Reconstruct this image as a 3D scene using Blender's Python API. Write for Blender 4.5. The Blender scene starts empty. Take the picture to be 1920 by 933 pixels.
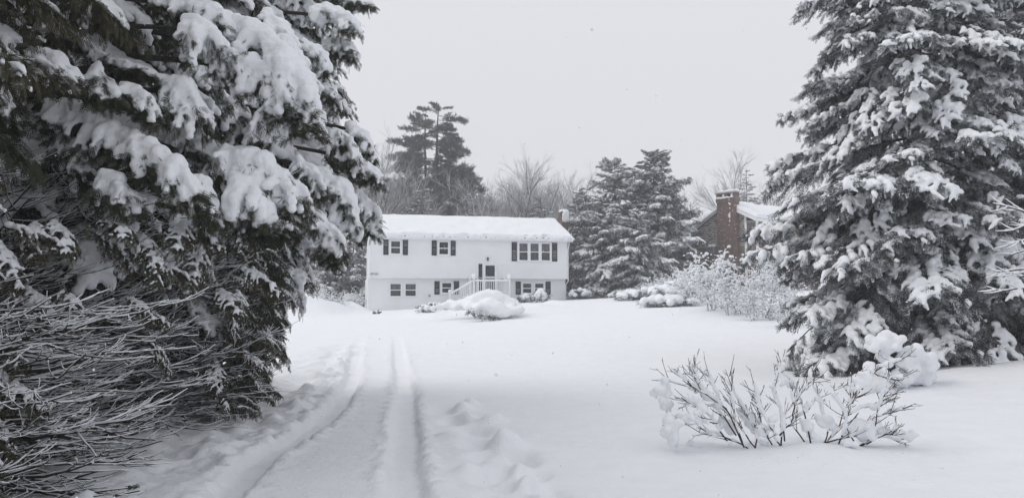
import bpy, math, random
import numpy as np
from mathutils import Vector

# ------------------------------------------------------------------ camera, sky, sun, exposure
S = bpy.context.scene
col = S.collection
F_PX, CX, CY, EYE = 1400.0, 960.0, 466.5, 1.6
PITCH = math.atan((556 - CY) / F_PX)
cd = bpy.data.cameras.new("camera")
cd.sensor_width = 36.0
cd.lens = 36.0 * F_PX / 1920.0
cd.clip_start, cd.clip_end = 0.05, 2000.0
cam = bpy.data.objects.new("camera", cd)
col.objects.link(cam)
cam.location = (0, 0, EYE)
cam.rotation_euler = (math.pi / 2 + PITCH, 0, 0)
S.camera = cam

SUN_EL, SUN_ROT = math.radians(44), math.radians(272)
W = bpy.data.worlds.new("World")
S.world = W
W.use_nodes = True
nt = W.node_tree
nt.nodes.clear()
sky = nt.nodes.new("ShaderNodeTexSky")
sky.sky_type = 'NISHITA'
sky.sun_disc = False
sky.sun_elevation = SUN_EL
sky.sun_rotation = SUN_ROT
sky.dust_density = 6.0
sky.air_density = 1.0
tc = nt.nodes.new("ShaderNodeTexCoord")
sx = nt.nodes.new("ShaderNodeSeparateXYZ")
nt.links.new(tc.outputs['Generated'], sx.inputs[0])
rmp = nt.nodes.new("ShaderNodeMapRange")
rmp.inputs['From Min'].default_value = 0.0
rmp.inputs['From Max'].default_value = 1.0
rmp.inputs['To Min'].default_value = 7.35
rmp.inputs['To Max'].default_value = 8.7
nt.links.new(sx.outputs['Z'], rmp.inputs['Value'])
vs = nt.nodes.new("ShaderNodeVectorMath")
vs.operation = 'SCALE'
vs.inputs[0].default_value = (0.978, 0.992, 1.042)
nt.links.new(rmp.outputs[0], vs.inputs['Scale'])
mx = nt.nodes.new("ShaderNodeMix")
mx.data_type = 'RGBA'
mx.inputs['Factor'].default_value = 0.96
nt.links.new(sky.outputs[0], mx.inputs['A'])
nt.links.new(vs.outputs[0], mx.inputs['B'])
bg = nt.nodes.new("ShaderNodeBackground")
bg.inputs['Strength'].default_value = 0.1
nt.links.new(mx.outputs['Result'], bg.inputs['Color'])
wo = nt.nodes.new("ShaderNodeOutputWorld")
nt.links.new(bg.outputs[0], wo.inputs['Surface'])

sl = bpy.data.lights.new("sun", 'SUN')
sl.energy = 1.0
sl.angle = math.radians(40)
sl.color = (1.0, 0.97, 0.93)
sun = bpy.data.objects.new("sun", sl)
col.objects.link(sun)
sun.rotation_euler = (math.pi / 2 - SUN_EL, 0, math.pi - SUN_ROT)

S.view_settings.view_transform = 'Standard'
S.view_settings.look = 'None'
S.view_settings.exposure = 0.0
S.view_settings.gamma = 1.0
S.view_settings.use_curve_mapping = False
S.cycles.max_bounces = 8
S.cycles.diffuse_bounces = 5
S.cycles.glossy_bounces = 3
S.cycles.volume_bounces = 2
S.cycles.use_denoising = True

# ------------------------------------------------------------------ projection helpers
cp, sp = math.cos(PITCH), math.sin(PITCH)


def ray(px, py):
    a, b = (px - CX) / F_PX, (CY - py) / F_PX
    return np.array([a, cp - b * sp, sp + b * cp])


def P(px, py, Y):
    """the point at distance Y (metres ahead) that the photo shows at px, py"""
    d = ray(px, py)
    return np.array([0, 0, EYE]) + d * (Y / d[1])


# ------------------------------------------------------------------ noise
def _hash(i, j, k, seed):
    h = (i * 374761393 + j * 668265263 + k * 2147483647 + seed * 974634541) & 0xFFFFFFFF
    h = ((h ^ (h >> 13)) * 1274126177) & 0xFFFFFFFF
    h = h ^ (h >> 16)
    return (h & 0xFFFF) / 65535.0


def vnoise(x, y, z=0.0, seed=0):
    x, y, z = np.broadcast_arrays(np.asarray(x, float), np.asarray(y, float), np.asarray(z, float))
    xi, yi, zi = np.floor(x).astype(np.int64), np.floor(y).astype(np.int64), np.floor(z).astype(np.int64)
    fx, fy, fz = x - xi, y - yi, z - zi
    fx, fy, fz = fx * fx * (3 - 2 * fx), fy * fy * (3 - 2 * fy), fz * fz * (3 - 2 * fz)
    r = 0
    for a in (0, 1):
        for b in (0, 1):
            for c in (0, 1):
                w = (fx if a else 1 - fx) * (fy if b else 1 - fy) * (fz if c else 1 - fz)
                r = r + w * _hash(xi + a, yi + b, zi + c, seed)
    return r * 2 - 1


def fbm(x, y, z=0.0, seed=0, n=3):
    r, a, f = 0, 1.0, 1.0
    for k in range(n):
        r = r + a * vnoise(np.asarray(x) * f, np.asarray(y) * f, np.asarray(z) * f, seed + k)
        a *= 0.5
        f *= 2.03
    return r


def sstep(t):
    t = np.clip(t, 0, 1)
    return t * t * (3 - 2 * t)


# ------------------------------------------------------------------ the lie of the land
def land(x, y):
    x, y = np.asarray(x, float), np.asarray(y, float)
    s = sstep((y - 13) / 40)
    z = s * (0.62 + 0.052 * (np.clip(x, -16, 16) + 10))
    z = z + np.clip(y - 54, 0, 200) * 0.02
    # bank on the right in front of the big spruce
    m = sstep((x - 3.0) / 7.5) * np.where(y < 12.5, np.exp(-((y - 12.5) / 4.2) ** 2), np.exp(-((y - 12.5) / 2.2) ** 2))
    z = z + 0.60 * m
    # low bank under the cedars
    e = np.interp(y, [0, 6, 9.5, 13, 20, 30], [-3.9, -3.4, -3.2, -3.6, -4.6, -6.0])
    z = z + 0.10 * sstep((e - x) / 0.7) * sstep((26 - y) / 8)
    z = z + 0.03 * vnoise(x * 0.35, y * 0.35, 0, 5) + 0.012 * vnoise(x * 1.1, y * 1.1, 0, 6)
    return z


def hit(px, py, f=land):
    d = ray(px, py)
    o = np.array([0, 0, EYE])
    t = 2.0
    while t < 400:
        p = o + d * t
        if p[2] < float(f(p[0], p[1])):
            lo, hi = t - 0.02 * t, t
            for _ in range(18):
                m_ = (lo + hi) / 2
                q = o + d * m_
                if q[2] < float(f(q[0], q[1])):
                    hi = m_
                else:
                    lo = m_
            return o + d * hi
        t *= 1.02
    return o + d * t


# ------------------------------------------------------------------ objects
def tag(o, label=None, cat=None, group=None, kind=None):
    if label: o['label'] = label
    if cat: o['category'] = cat
    if group: o['group'] = group
    if kind: o['kind'] = kind
    return o


def thing(name, label, cat, loc=(0, 0, 0), rz=0.0, group=None):
    o = bpy.data.objects.new(name, None)
    o.empty_display_size = 0.2
    col.objects.link(o)
    o.location = tuple(float(c) for c in loc)
    o.rotation_euler = (0, 0, rz)
    return tag(o, label, cat, group)


def put(name, me, parent=None, loc=(0, 0, 0), rot=(0, 0, 0), sc=(1, 1, 1)):
    o = bpy.data.objects.new(name, me)
    col.objects.link(o)
    o.parent = parent
    o.location = tuple(float(c) for c in loc)
    o.rotation_euler = rot
    o.scale = (sc, sc, sc) if np.isscalar(sc) else sc
    return o


class MB:
    def __init__(self):
        self.v, self.f, self.n = [], [], 0

    def add(self, v, f, mat=0):
        v = np.asarray(v, float).reshape(-1, 3)
        f = np.asarray(f, np.int64)
        self.v.append(v)
        self.f.append((f + self.n, mat))
        self.n += len(v)

    def box(self, x0, x1, y0, y1, z0, z1, mat=0):
        v = [(x, y, z) for z in (z0, z1) for y in (y0, y1) for x in (x0, x1)]
        self.add(v, [(0, 2, 3, 1), (4, 5, 7, 6), (0, 1, 5, 4), (2, 6, 7, 3), (0, 4, 6, 2), (1, 3, 7, 5)], mat)

    def tube(self, pts, rad, k=6, mat=0, cap=True):
        pts = np.asarray(pts, float)
        n = len(pts)
        rad = np.broadcast_to(np.asarray(rad, float), (n,))
        tg = np.gradient(pts, axis=0)
        tg /= np.linalg.norm(tg, axis=1)[:, None] + 1e-9
        ref = np.array([0, 0, 1.0]) if abs(tg[:, 2]).mean() < 0.8 else np.array([1.0, 0, 0])
        a = np.cross(tg, ref)
        a /= np.linalg.norm(a, axis=1)[:, None] + 1e-9
        b = np.cross(a, tg)
        th = np.arange(k) * 2 * math.pi / k
        v = pts[:, None, :] + rad[:, None, None] * (np.cos(th)[None, :, None] * a[:, None, :] + np.sin(th)[None, :, None] * b[:, None, :])
        i = np.arange(n - 1)[:, None] * k
        j = np.arange(k)[None, :]
        j2 = (j + 1) % k
        f = np.stack([i + j, i + j2, i + k + j2, i + k + j], -1).reshape(-1, 4)
        self.add(v.reshape(-1, 3), f, mat)
        if cap:
            v2 = np.concatenate([v[-1], (pts[-1] + tg[-1] * rad[-1])[None]])
            self.add(v2, [(q, (q + 1) % k, k) for q in range(k)], mat)

    def ball(self, c, r, mat=0, sc=(1, 1, 1)):
        self.add(ICO_V * r * np.asarray(sc) + np.asarray(c), ICO_F, mat)

    def balls(self, cs, rs, sc=(1, 1, 1), mat=0):
        cs, rs = np.asarray(cs, float).reshape(-1, 3), np.asarray(rs, float).ravel()
        if not len(cs): return
        v = ICO_V[None] * rs[:, None, None] * np.asarray(sc) + cs[:, None, :]
        f = ICO_F[None] + (np.arange(len(cs)) * len(ICO_V))[:, None, None]
        self.add(v.reshape(-1, 3), f.reshape(-1, 3), mat)

    def scatter(self, tv, tf, mats, locs, mat=0):
        if not len(locs): return
        v = np.einsum('nij,mj->nmi', mats, tv) + locs[:, None, :]
        f = tf[None] + (np.arange(len(locs)) * len(tv))[:, None, None]
        self.add(v.reshape(-1, 3), f.reshape(-1, tf.shape[1]), mat)

    def mesh(self, name, mats=(), smooth=False):
        me = bpy.data.meshes.new(name)
        v = np.concatenate(self.v) if self.v else np.zeros((0, 3))
        me.vertices.add(len(v))
        me.vertices.foreach_set('co', v.astype(np.float32).ravel())
        loops = np.concatenate([f.ravel() for f, m in self.f])
        tot = np.concatenate([np.full(len(f), f.shape[1]) for f, m in self.f])
        mi = np.concatenate([np.full(len(f), m) for f, m in self.f])
        me.loops.add(len(loops))
        me.loops.foreach_set('vertex_index', loops.astype(np.int32))
        me.polygons.add(len(tot))
        me.polygons.foreach_set('loop_start', np.concatenate([[0], np.cumsum(tot)[:-1]]).astype(np.int32))
        for m in mats: me.materials.append(m)
        me.polygons.foreach_set('material_index', mi.astype(np.int32))
        me.polygons.foreach_set('use_smooth', np.full(len(tot), bool(smooth)))
        me.update(calc_edges=True)
        return me


def _ico():
    t = (1 + 5 ** .5) / 2
    v = [(-1, t, 0), (1, t, 0), (-1, -t, 0), (1, -t, 0), (0, -1, t), (0, 1, t), (0, -1, -t), (0, 1, -t), (t, 0, -1), (t, 0, 1), (-t, 0, -1), (-t, 0, 1)]
    f = [(0, 11, 5), (0, 5, 1), (0, 1, 7), (0, 7, 10), (0, 10, 11), (1, 5, 9), (5, 11, 4), (11, 10, 2), (10, 7, 6), (7, 1, 8), (3, 9, 4), (3, 4, 2), (3, 2, 6), (3, 6, 8), (3, 8, 9), (4, 9, 5), (2, 4, 11), (6, 2, 10), (8, 6, 7), (9, 8, 1)]
    base = list(f)
    v = [np.array(a, float) / np.linalg.norm(a) for a in v]
    out, mid = [], {}
    def m(a, b):
        k = (min(a, b), max(a, b))
        if k not in mid:
            c = v[a] + v[b]
            v.append(c / np.linalg.norm(c))
            mid[k] = len(v) - 1
        return mid[k]
    for a, b, c in f:
        x, y, z = m(a, b), m(b, c), m(c, a)
        out += [(a, x, z), (b, y, x), (c, z, y), (x, y, z)]
    return np.array(v), np.array(out), np.array(base)


ICO_V, ICO_F, ICO_B = _ico()


def remesh(mb, name, voxel, mats, smooth=4, rough=0.0, freq=8.0, seed=0):
    """melt overlapping lumps of snow into one smooth skin"""
    src = mb.mesh("lumps")
    o = bpy.data.objects.new("lumps", src)
    col.objects.link(o)
    r = o.modifiers.new("r", 'REMESH')
    r.mode = 'VOXEL'
    r.voxel_size = voxel
    r.use_smooth_shade = True
    s = o.modifiers.new("s", 'SMOOTH')
    s.factor = 0.5
    s.iterations = smooth
    dg = bpy.context.evaluated_depsgraph_get()
    me = bpy.data.meshes.new_from_object(o.evaluated_get(dg))
    bpy.data.objects.remove(o)
    bpy.data.meshes.remove(src)
    me.name = name
    if rough:
        n = len(me.vertices)
        c = np.empty(n * 3, np.float32); me.vertices.foreach_get('co', c); c = c.reshape(-1, 3)
        nn = np.empty(n * 3, np.float32); me.vertices.foreach_get('normal', nn); nn = nn.reshape(-1, 3)
        d = fbm(c[:, 0] * freq, c[:, 1] * freq, c[:, 2] * freq, seed, 3)
        c = c + nn * (rough * d)[:, None]
        me.vertices.foreach_set('co', c.astype(np.float32).ravel())
    me.materials.clear()
    for m in mats: me.materials.append(m)
    me.polygons.foreach_set('use_smooth', np.ones(len(me.polygons), bool))
    me.update()
    return me


def frames(d, rng, roll=0.5, up=(0, 0, 1)):
    d = d / (np.linalg.norm(d, axis=1)[:, None] + 1e-9)
    u = np.broadcast_to(np.asarray(up, float), d.shape) + rng.normal(0, 0.05, d.shape)
    s = np.cross(u, d)
    s /= np.linalg.norm(s, axis=1)[:, None] + 1e-9
    n = np.cross(d, s)
    a = rng.normal(0, roll, len(d))[:, None]
    s2 = s * np.cos(a) + n * np.sin(a)
    n2 = np.cross(d, s2)
    return np.stack([d, s2, n2], -1)


# ------------------------------------------------------------------ materials
def mat(name, base=(0.5, 0.5, 0.5), rough=0.7, spec=0.3):
    m = bpy.data.materials.new(name)
    m.use_nodes = True
    b = m.node_tree.nodes['Principled BSDF']
    b.inputs['Base Color'].default_value = (*base, 1)
    b.inputs['Roughness'].default_value = rough
    b.inputs['Specular IOR Level'].default_value = spec
    return m, m.node_tree, b


def noise_col(n, b, c0, c1, scale, lo=0.35, hi=0.65, detail=4, coord='Object'):
    t = n.nodes.new("ShaderNodeTexCoord")
    x = n.nodes.new("ShaderNodeTexNoise")
    x.inputs['Scale'].default_value = scale
    x.inputs['Detail'].default_value = detail
    n.links.new(t.outputs[coord], x.inputs['Vector'])
    r = n.nodes.new("ShaderNodeValToRGB")
    r.color_ramp.elements[0].position = lo
    r.color_ramp.elements[0].color = (*c0, 1)
    r.color_ramp.elements[1].position = hi
    r.color_ramp.elements[1].color = (*c1, 1)
    n.links.new(x.outputs['Fac'], r.inputs['Fac'])
    n.links.new(r.outputs[0], b.inputs['Base Color'])
    return r, x, t


def bump(n, b, scales, dist):
    t = n.nodes.new("ShaderNodeTexCoord")
    prev = None
    for s, d in zip(scales, dist):
        x = n.nodes.new("ShaderNodeTexNoise")
        x.inputs['Scale'].default_value = s
        x.inputs['Detail'].default_value = 5
        n.links.new(t.outputs['Object'], x.inputs['Vector'])
        u = n.nodes.new("ShaderNodeBump")
        u.inputs['Distance'].default_value = d
        u.inputs['Strength'].default_value = 1.0
        n.links.new(x.outputs['Fac'], u.inputs['Height'])
        if prev: n.links.new(prev.outputs[0], u.inputs['Normal'])
        prev = u
    n.links.new(prev.outputs[0], b.inputs['Normal'])


def snow_mat(name, base=(0.87, 0.885, 0.91), scales=(9, 30, 110), dist=(0.014, 0.008, 0.003)):
    m, n, b = mat(name, base, 0.75, 0.15)
    noise_col(n, b, tuple(c * 0.97 for c in base), base, 3.0)
    bump(n, b, scales, dist)
    return m


M_SNOW = snow_mat("snow_loaded")
M_GSNOW = snow_mat("snow_ground", (0.86, 0.875, 0.905), (2.5, 14, 60, 160), (0.03, 0.012, 0.005, 0.002))


def dusted(name, c0, c1, scale=6.0, lo=0.25, hi=0.7, amt=0.8, nscale=9.0, thr=0.45, white=(0.8, 0.82, 0.85)):
    """bark or leaf colour with snow lying on the faces that look up"""
    m, n, b = mat(name, c0, 0.8, 0.2)
    r, x, t = noise_col(n, b, c0, c1, scale)
    g = n.nodes.new("ShaderNodeNewGeometry")
    s = n.nodes.new("ShaderNodeSeparateXYZ")
    n.links.new(g.outputs['Normal'], s.inputs[0])
    mr = n.nodes.new("ShaderNodeMapRange")
    mr.inputs['From Min'].default_value = lo
    mr.inputs['From Max'].default_value = hi
    n.links.new(s.outputs['Z'], mr.inputs['Value'])
    x2 = n.nodes.new("ShaderNodeTexNoise")
    x2.inputs['Scale'].default_value = nscale
    n.links.new(t.outputs['Object'], x2.inputs['Vector'])
    m2 = n.nodes.new("ShaderNodeMapRange")
    m2.inputs['From Min'].default_value = thr - 0.08
    m2.inputs['From Max'].default_value = thr + 0.08
    n.links.new(x2.outputs['Fac'], m2.inputs['Value'])
    mu = n.nodes.new("ShaderNodeMath"); mu.operation = 'MULTIPLY'
    n.links.new(mr.outputs[0], mu.inputs[0]); n.links.new(m2.outputs[0], mu.inputs[1])
    mu2 = n.nodes.new("ShaderNodeMath"); mu2.operation = 'MULTIPLY'
    n.links.new(mu.outputs[0], mu2.inputs[0]); mu2.inputs[1].default_value = amt
    mix = n.nodes.new("ShaderNodeMix"); mix.data_type = 'RGBA'
    n.links.new(mu2.outputs[0], mix.inputs['Factor'])
    n.links.new(r.outputs[0], mix.inputs['A'])
    mix.inputs['B'].default_value = (*white, 1)
    n.links.new(mix.outputs['Result'], b.inputs['Base Color'])
    return m


M_CEDAR = dusted("cedar_leaf", (0.028, 0.033, 0.02), (0.055, 0.058, 0.035), 4.0, 0.35, 0.8, 0.6, 7.0, 0.55)
M_CEDARDRY = dusted("cedar_leaf_dry", (0.045, 0.042, 0.025), (0.085, 0.078, 0.05), 4.0, 0.3, 0.8, 0.6, 9.0, 0.5)
M_BARK = dusted("cedar_bark", (0.028, 0.024, 0.021), (0.055, 0.047, 0.04), 12.0, 0.6, 0.95, 0.35, 6.0, 0.55)
M_SPRUCE = dusted("spruce_needle", (0.042, 0.049, 0.052), (0.085, 0.095, 0.10), 3.0, 0.15, 0.7, 0.8, 4.0, 0.46)
M_SBARK = dusted("spruce_bark", (0.05, 0.045, 0.042), (0.1, 0.092, 0.088), 10.0, 0.5, 0.9, 0.8, 4.0, 0.45)
M_FARNEEDLE = dusted("far_needle", (0.035, 0.045, 0.042), (0.075, 0.085, 0.08), 2.0, 0.05, 0.6, 0.9, 2.2, 0.46)
M_PINENEEDLE = dusted("pine_needle", (0.085, 0.095, 0.092), (0.135, 0.147, 0.144), 1.5, 0.35, 0.85, 0.5, 1.4, 0.52)
M_TWIG = dusted("bare_twig", (0.06, 0.053, 0.048), (0.11, 0.098, 0.09), 5.0, -0.6, 0.3, 0.92, 1.2, 0.33)
M_STEM = dusted("shrub_stem", (0.03, 0.024, 0.024), (0.06, 0.048, 0.045), 30.0, 0.85, 0.99, 0.5, 14.0, 0.6)


# ------------------------------------------------------------------ GROUND
GP = 0.0
def trail(pts):
    w = np.array([hit(*p) for p in pts])
    w = w[np.argsort(w[:, 1])]
    return w[:, 1], w[:, 0]


TL = trail([(395, 960), (412, 933), (487, 859), (536, 829), (607, 784), (637, 754), (660, 712), (669, 650), (690, 600)])
TR = trail([(766, 960), (764, 933), (760, 850), (759, 793), (761, 742), (751, 687), (743, 630), (738, 600)])
rg = np.random.default_rng(11)
FEET = []
for (zx, zy, rr, dp) in [(1075, 545, .22, -.10), (1150, 540, .20, .10), (1115, 590, .2, -.12), (1190, 520, .16, .09), (1180, 575, .2, .09), (1235, 570, .18, -.10),
                         (1290, 590, .2, .08), (1200, 625, .22, -.12), (1270, 640, .2, -.08), (1110, 660, .2, .05), (1230, 690, .2, -.13), (1300, 690, .18, .1),
                         (1370, 700, .2, .11), (1400, 740, .2, -.12), (1260, 745, .17, -.14), (1310, 770, .15, .07), (1180, 820, .15, .06), (1330, 820, .16, -.12),
                         (1440, 770, .16, -.12), (1400, 820, .17, .09), (1470, 830, .15, -.13), (1350, 880, .14, -.10), (1440, 880, .16, .08), (1520, 890, .15, -.12),
                         (1260, 850, .14, -.07), (1570, 935, .15, -.12), (1500, 950, .16, .08), (1400, 950, .15, -.10), (1290, 930, .15, -.05)]:
    p = hit(380 + zx / 2.374, 540 + zy / 2.374)
    FEET.append((p[0], p[1], rr, dp))
HUMPS = []   # (px, py of foot, radius m, height m) soft heaps that are part of the ground
for (px, py, r_, h_) in [(800, 592, 1.6, 0.22), (850, 594, 1.5, 0.2),
                         (960, 590, 2.5, 0.3), (1000, 578, 1.6, 0.25), (1045, 570, 1.2, 0.25), (1465, 836, .7, .05), (1560, 838, .7, .05)]:
    p = hit(px, py)
    HUMPS.append((p[0], p[1], r_, h_))
HUMPS += [(-11.3, 42.5, 1.5, .62), (-12.6, 42.0, 1.6, .8), (-10.1, 43.5, 1.0, .42), (-9.4, 45.0, .8, .25), (-10.1, 47.5, .8, .55), (-11.4, 47, 1.1, .6)]


def ground(x, y):
    x, y = np.asarray(x, float), np.asarray(y, float)
    z = land(x, y)
    near = sstep((30 - y) / 20)
    for (ty, tx), hw, dep in ((TL, 0.15, 0.09), (TR, 0.155, 0.085)):
        xc = np.interp(y, ty, tx) + 0.015 * vnoise(y * 0.8, 0, 0, 31)
        d = np.abs(x - xc)
        jag = 0.025 * vnoise(x * 9, y * 9, 0, 32) + 0.012 * vnoise(x * 22, y * 22, 0, 33)
        g = 1 - sstep((d + jag * 0.8 - hw) / 0.04 + 0.5)
        z = z - dep * g * near * (1 + 0.06 * vnoise(x * 6, y * 3, 0, 30))
        rim = np.exp(-((d - hw - 0.10) / 0.07) ** 2) * near
        z = z + rim * (0.018 + 0.032 * vnoise(x * 11, y * 11, 0, 34) + 0.022 * vnoise(x * 25, y * 25, 0, 35))
        # second ragged strip of thrown crumbs
        z = z + np.exp(-((d - hw - 0.22) / 0.10) ** 2) * near * 0.022 * np.clip(vnoise(x * 16, y * 16, 0, 36) - 0.2, 0, 1)
    for (fx, fy, fr, fd) in FEET:
        d2 = ((x - fx) ** 2 + ((y - fy) / 1.4) ** 2) / fr ** 2
        z = z + fd * 1.05 * np.exp(-(d2 * 1.5) ** 1.5) * (1 + .35 * vnoise(x * 7, y * 7, 0, 48))
    for (fx, fy, fr, fh) in HUMPS:
        d2 = ((x - fx) ** 2 + (y - fy) ** 2) / fr ** 2
        z = z + fh * np.exp(-d2) * (1 + 0.35 * vnoise(x * 1.3, y * 1.3, 0, 41))
    # fallen lumps along the foot of the cedars
    e = np.interp(y, [0, 6, 9.5, 13, 20, 30], [-3.4, -3.15, -3.05, -3.4, -4.4, -5.8])
    band = np.exp(-((x - e) / 0.42) ** 2) * sstep((26 - y) / 8)
    z = z + band * (0.14 * np.clip(vnoise(x * 2.6, y * 2.2, 0, 42), 0, 1) + 0.09 * np.clip(vnoise(x * 5.5, y * 5, 0, 43), 0, 1) + 0.03 * vnoise(x * 13, y * 13, 0, 44))
    wide = np.exp(-((x - e + 0.7) / 0.8) ** 2) * sstep((26 - y) / 8)
    z = z + wide * (0.06 * vnoise(x * 3.1, y * 3.1, 0, 45) + 0.02 * vnoise(x * 9, y * 9, 0, 46))
    z = z + 0.005 * vnoise(x * 1.1 + y * .4, y * 4.2 - x, 0, 49) * sstep((34 - y) / 20)
    # faint unevenness of the settled snow
    z = z + 0.006 * vnoise(x * 3, y * 3, 0, 47) * sstep((30 - y) / 20)
    return z


def axis(segs):
    out = [segs[0][0]]
    for a, b, s0, s1 in segs:
        x, L = a, b - a
        while x < b - 1e-6:
            t = (x - a) / L
            x += s0 + (s1 - s0) * t
            out.append(min(x, b))
    return np.unique(np.round(np.array(out), 4))


gx = axis([(-900, -40, 150, 6), (-40, -9, 3, 0.3), (-9, -4.8, 0.25, 0.06), (-4.8, 2.4, 0.042, 0.042), (2.4, 12, 0.06, 0.3), (12, 40, 0.4, 4), (40, 900, 6, 150)])
gy = axis([(-60, 3.5, 8, 0.4), (3.5, 5, 0.3, 0.05), (5, 13, 0.04, 0.055), (13, 30, 0.06, 0.28), (30, 60, 0.25, 0.35), (60, 140, 0.8, 6), (140, 1200, 10, 200)])
X, Y = np.meshgrid(gx, gy)
Z = ground(X, Y)
Z = np.where(Y < 3, land(X, np.maximum(Y, 3)) * 1.0, Z)
mb = MB()
nx, ny = len(gx), len(gy)
i = (np.arange(ny - 1)[:, None] * nx + np.arange(nx - 1)[None]).ravel()
mb.add(np.stack([X, Y, Z], -1).reshape(-1, 3), np.stack([i, i + 1, i + 1 + nx, i + nx], -1))
go = put("snowy_ground", mb.mesh("snowy_ground", [M_GSNOW], True))
tag(go, "snow covered lawn and driveway with two tyre tracks and a trail of footprints", kind="structure")


def gz(x, y):
    return float(ground(x, y))


# ------------------------------------------------------------------ leaf shapes
def frond_template(fine=True):
    v, f = [], []
    def dia(p, q, w, z0=0.0, z1=0.0):
        p, q = np.array(p), np.array(q)
        d = q - p
        s = np.array([-d[1], d[0]]) / (np.linalg.norm(d) + 1e-9) * w
        m_ = p + d * 0.55
        b = len(v)
        v.extend([(*p, z0), (*(m_ + s), (z0 + z1) / 2), (*q, z1), (*(m_ - s), (z0 + z1) / 2)])
        f.append((b, b + 1, b + 2, b + 3))
    dia((0, 0), (1, 0), 0.035, 0, -0.12)
    for k in range(6):
        t = 0.1 + 0.145 * k
        L = 0.42 * (1 - 0.1 * k) * (0.75 if k == 0 else 1)
        for sg in (-1, 1):
            a = math.radians(48 - 3 * k)
            tip = (t + L * math.cos(a), sg * L * math.sin(a))
            zz = -0.12 * t * t
            dia((t, 0), tip, 0.032, zz, zz - 0.06)
            if k in (0, 3, 5) or not fine: continue
            mid = (t + 0.5 * L * math.cos(a), sg * 0.5 * L * math.sin(a))
            dia(mid, (mid[0] + 0.45 * L, mid[1] + sg * 0.04 * L), 0.024, zz - .02, zz - 0.06)
    return np.array(v), np.array(f)


FR_V, FR_F = frond_template()
FL_V, FL_F = frond_template(False)


def sprig_template(n=15, seed=3, wid=0.035, spread=0.30):
    r = np.random.default_rng(seed)
    v, f = [], []
    for k in range(n):
        t = 0.02 + 0.9 * k / n
        a = k * 2.4
        side = np.array([0, math.cos(a), math.sin(a) * 0.7])
        p = np.array([t, 0, -0.05 * t * t])
        q = p + np.array([0.30, 0, 0]) + side * spread * (1 - 0.4 * t)
        w = np.cross(q - p, [0.2, math.sin(a), -math.cos(a)])
        w = w / np.linalg.norm(w) * wid
        m_ = p * 0.5 + q * 0.5
        b = len(v)
        v.extend([p, m_ + w, q, m_ - w])
        f.append((b, b + 1, b + 2, b + 3))
    return np.array(v), np.array(f)


SG_V, SG_F = sprig_template()
SF_V, SF_F = sprig_template(9, 5, 0.06, 0.34)


def interp_path(pts, t):
    pts = np.asarray(pts, float)
    u = np.linspace(0, 1, len(pts))
    return np.stack([np.interp(t, u, pts[:, k]) for k in range(3)], -1)


def smooth_path(pts, n):
    """Catmull-Rom through the points"""
    pts = np.asarray(pts, float)
    q = np.concatenate([[2 * pts[0] - pts[1]], pts, [2 * pts[-1] - pts[-2]]])
    out = []
    m_ = len(pts) - 1
    for s in np.linspace(0, m_, n):
        k = min(int(s), m_ - 1)
        t = s - k
        a, b, c, d = q[k], q[k + 1], q[k + 2], q[k + 3]
        out.append(0.5 * (2 * b + (c - a) * t + (2 * a - 5 * b + 4 * c - d) * t * t + (3 * b - 3 * c + d - a) * t ** 3))
    return np.array(out)


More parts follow.
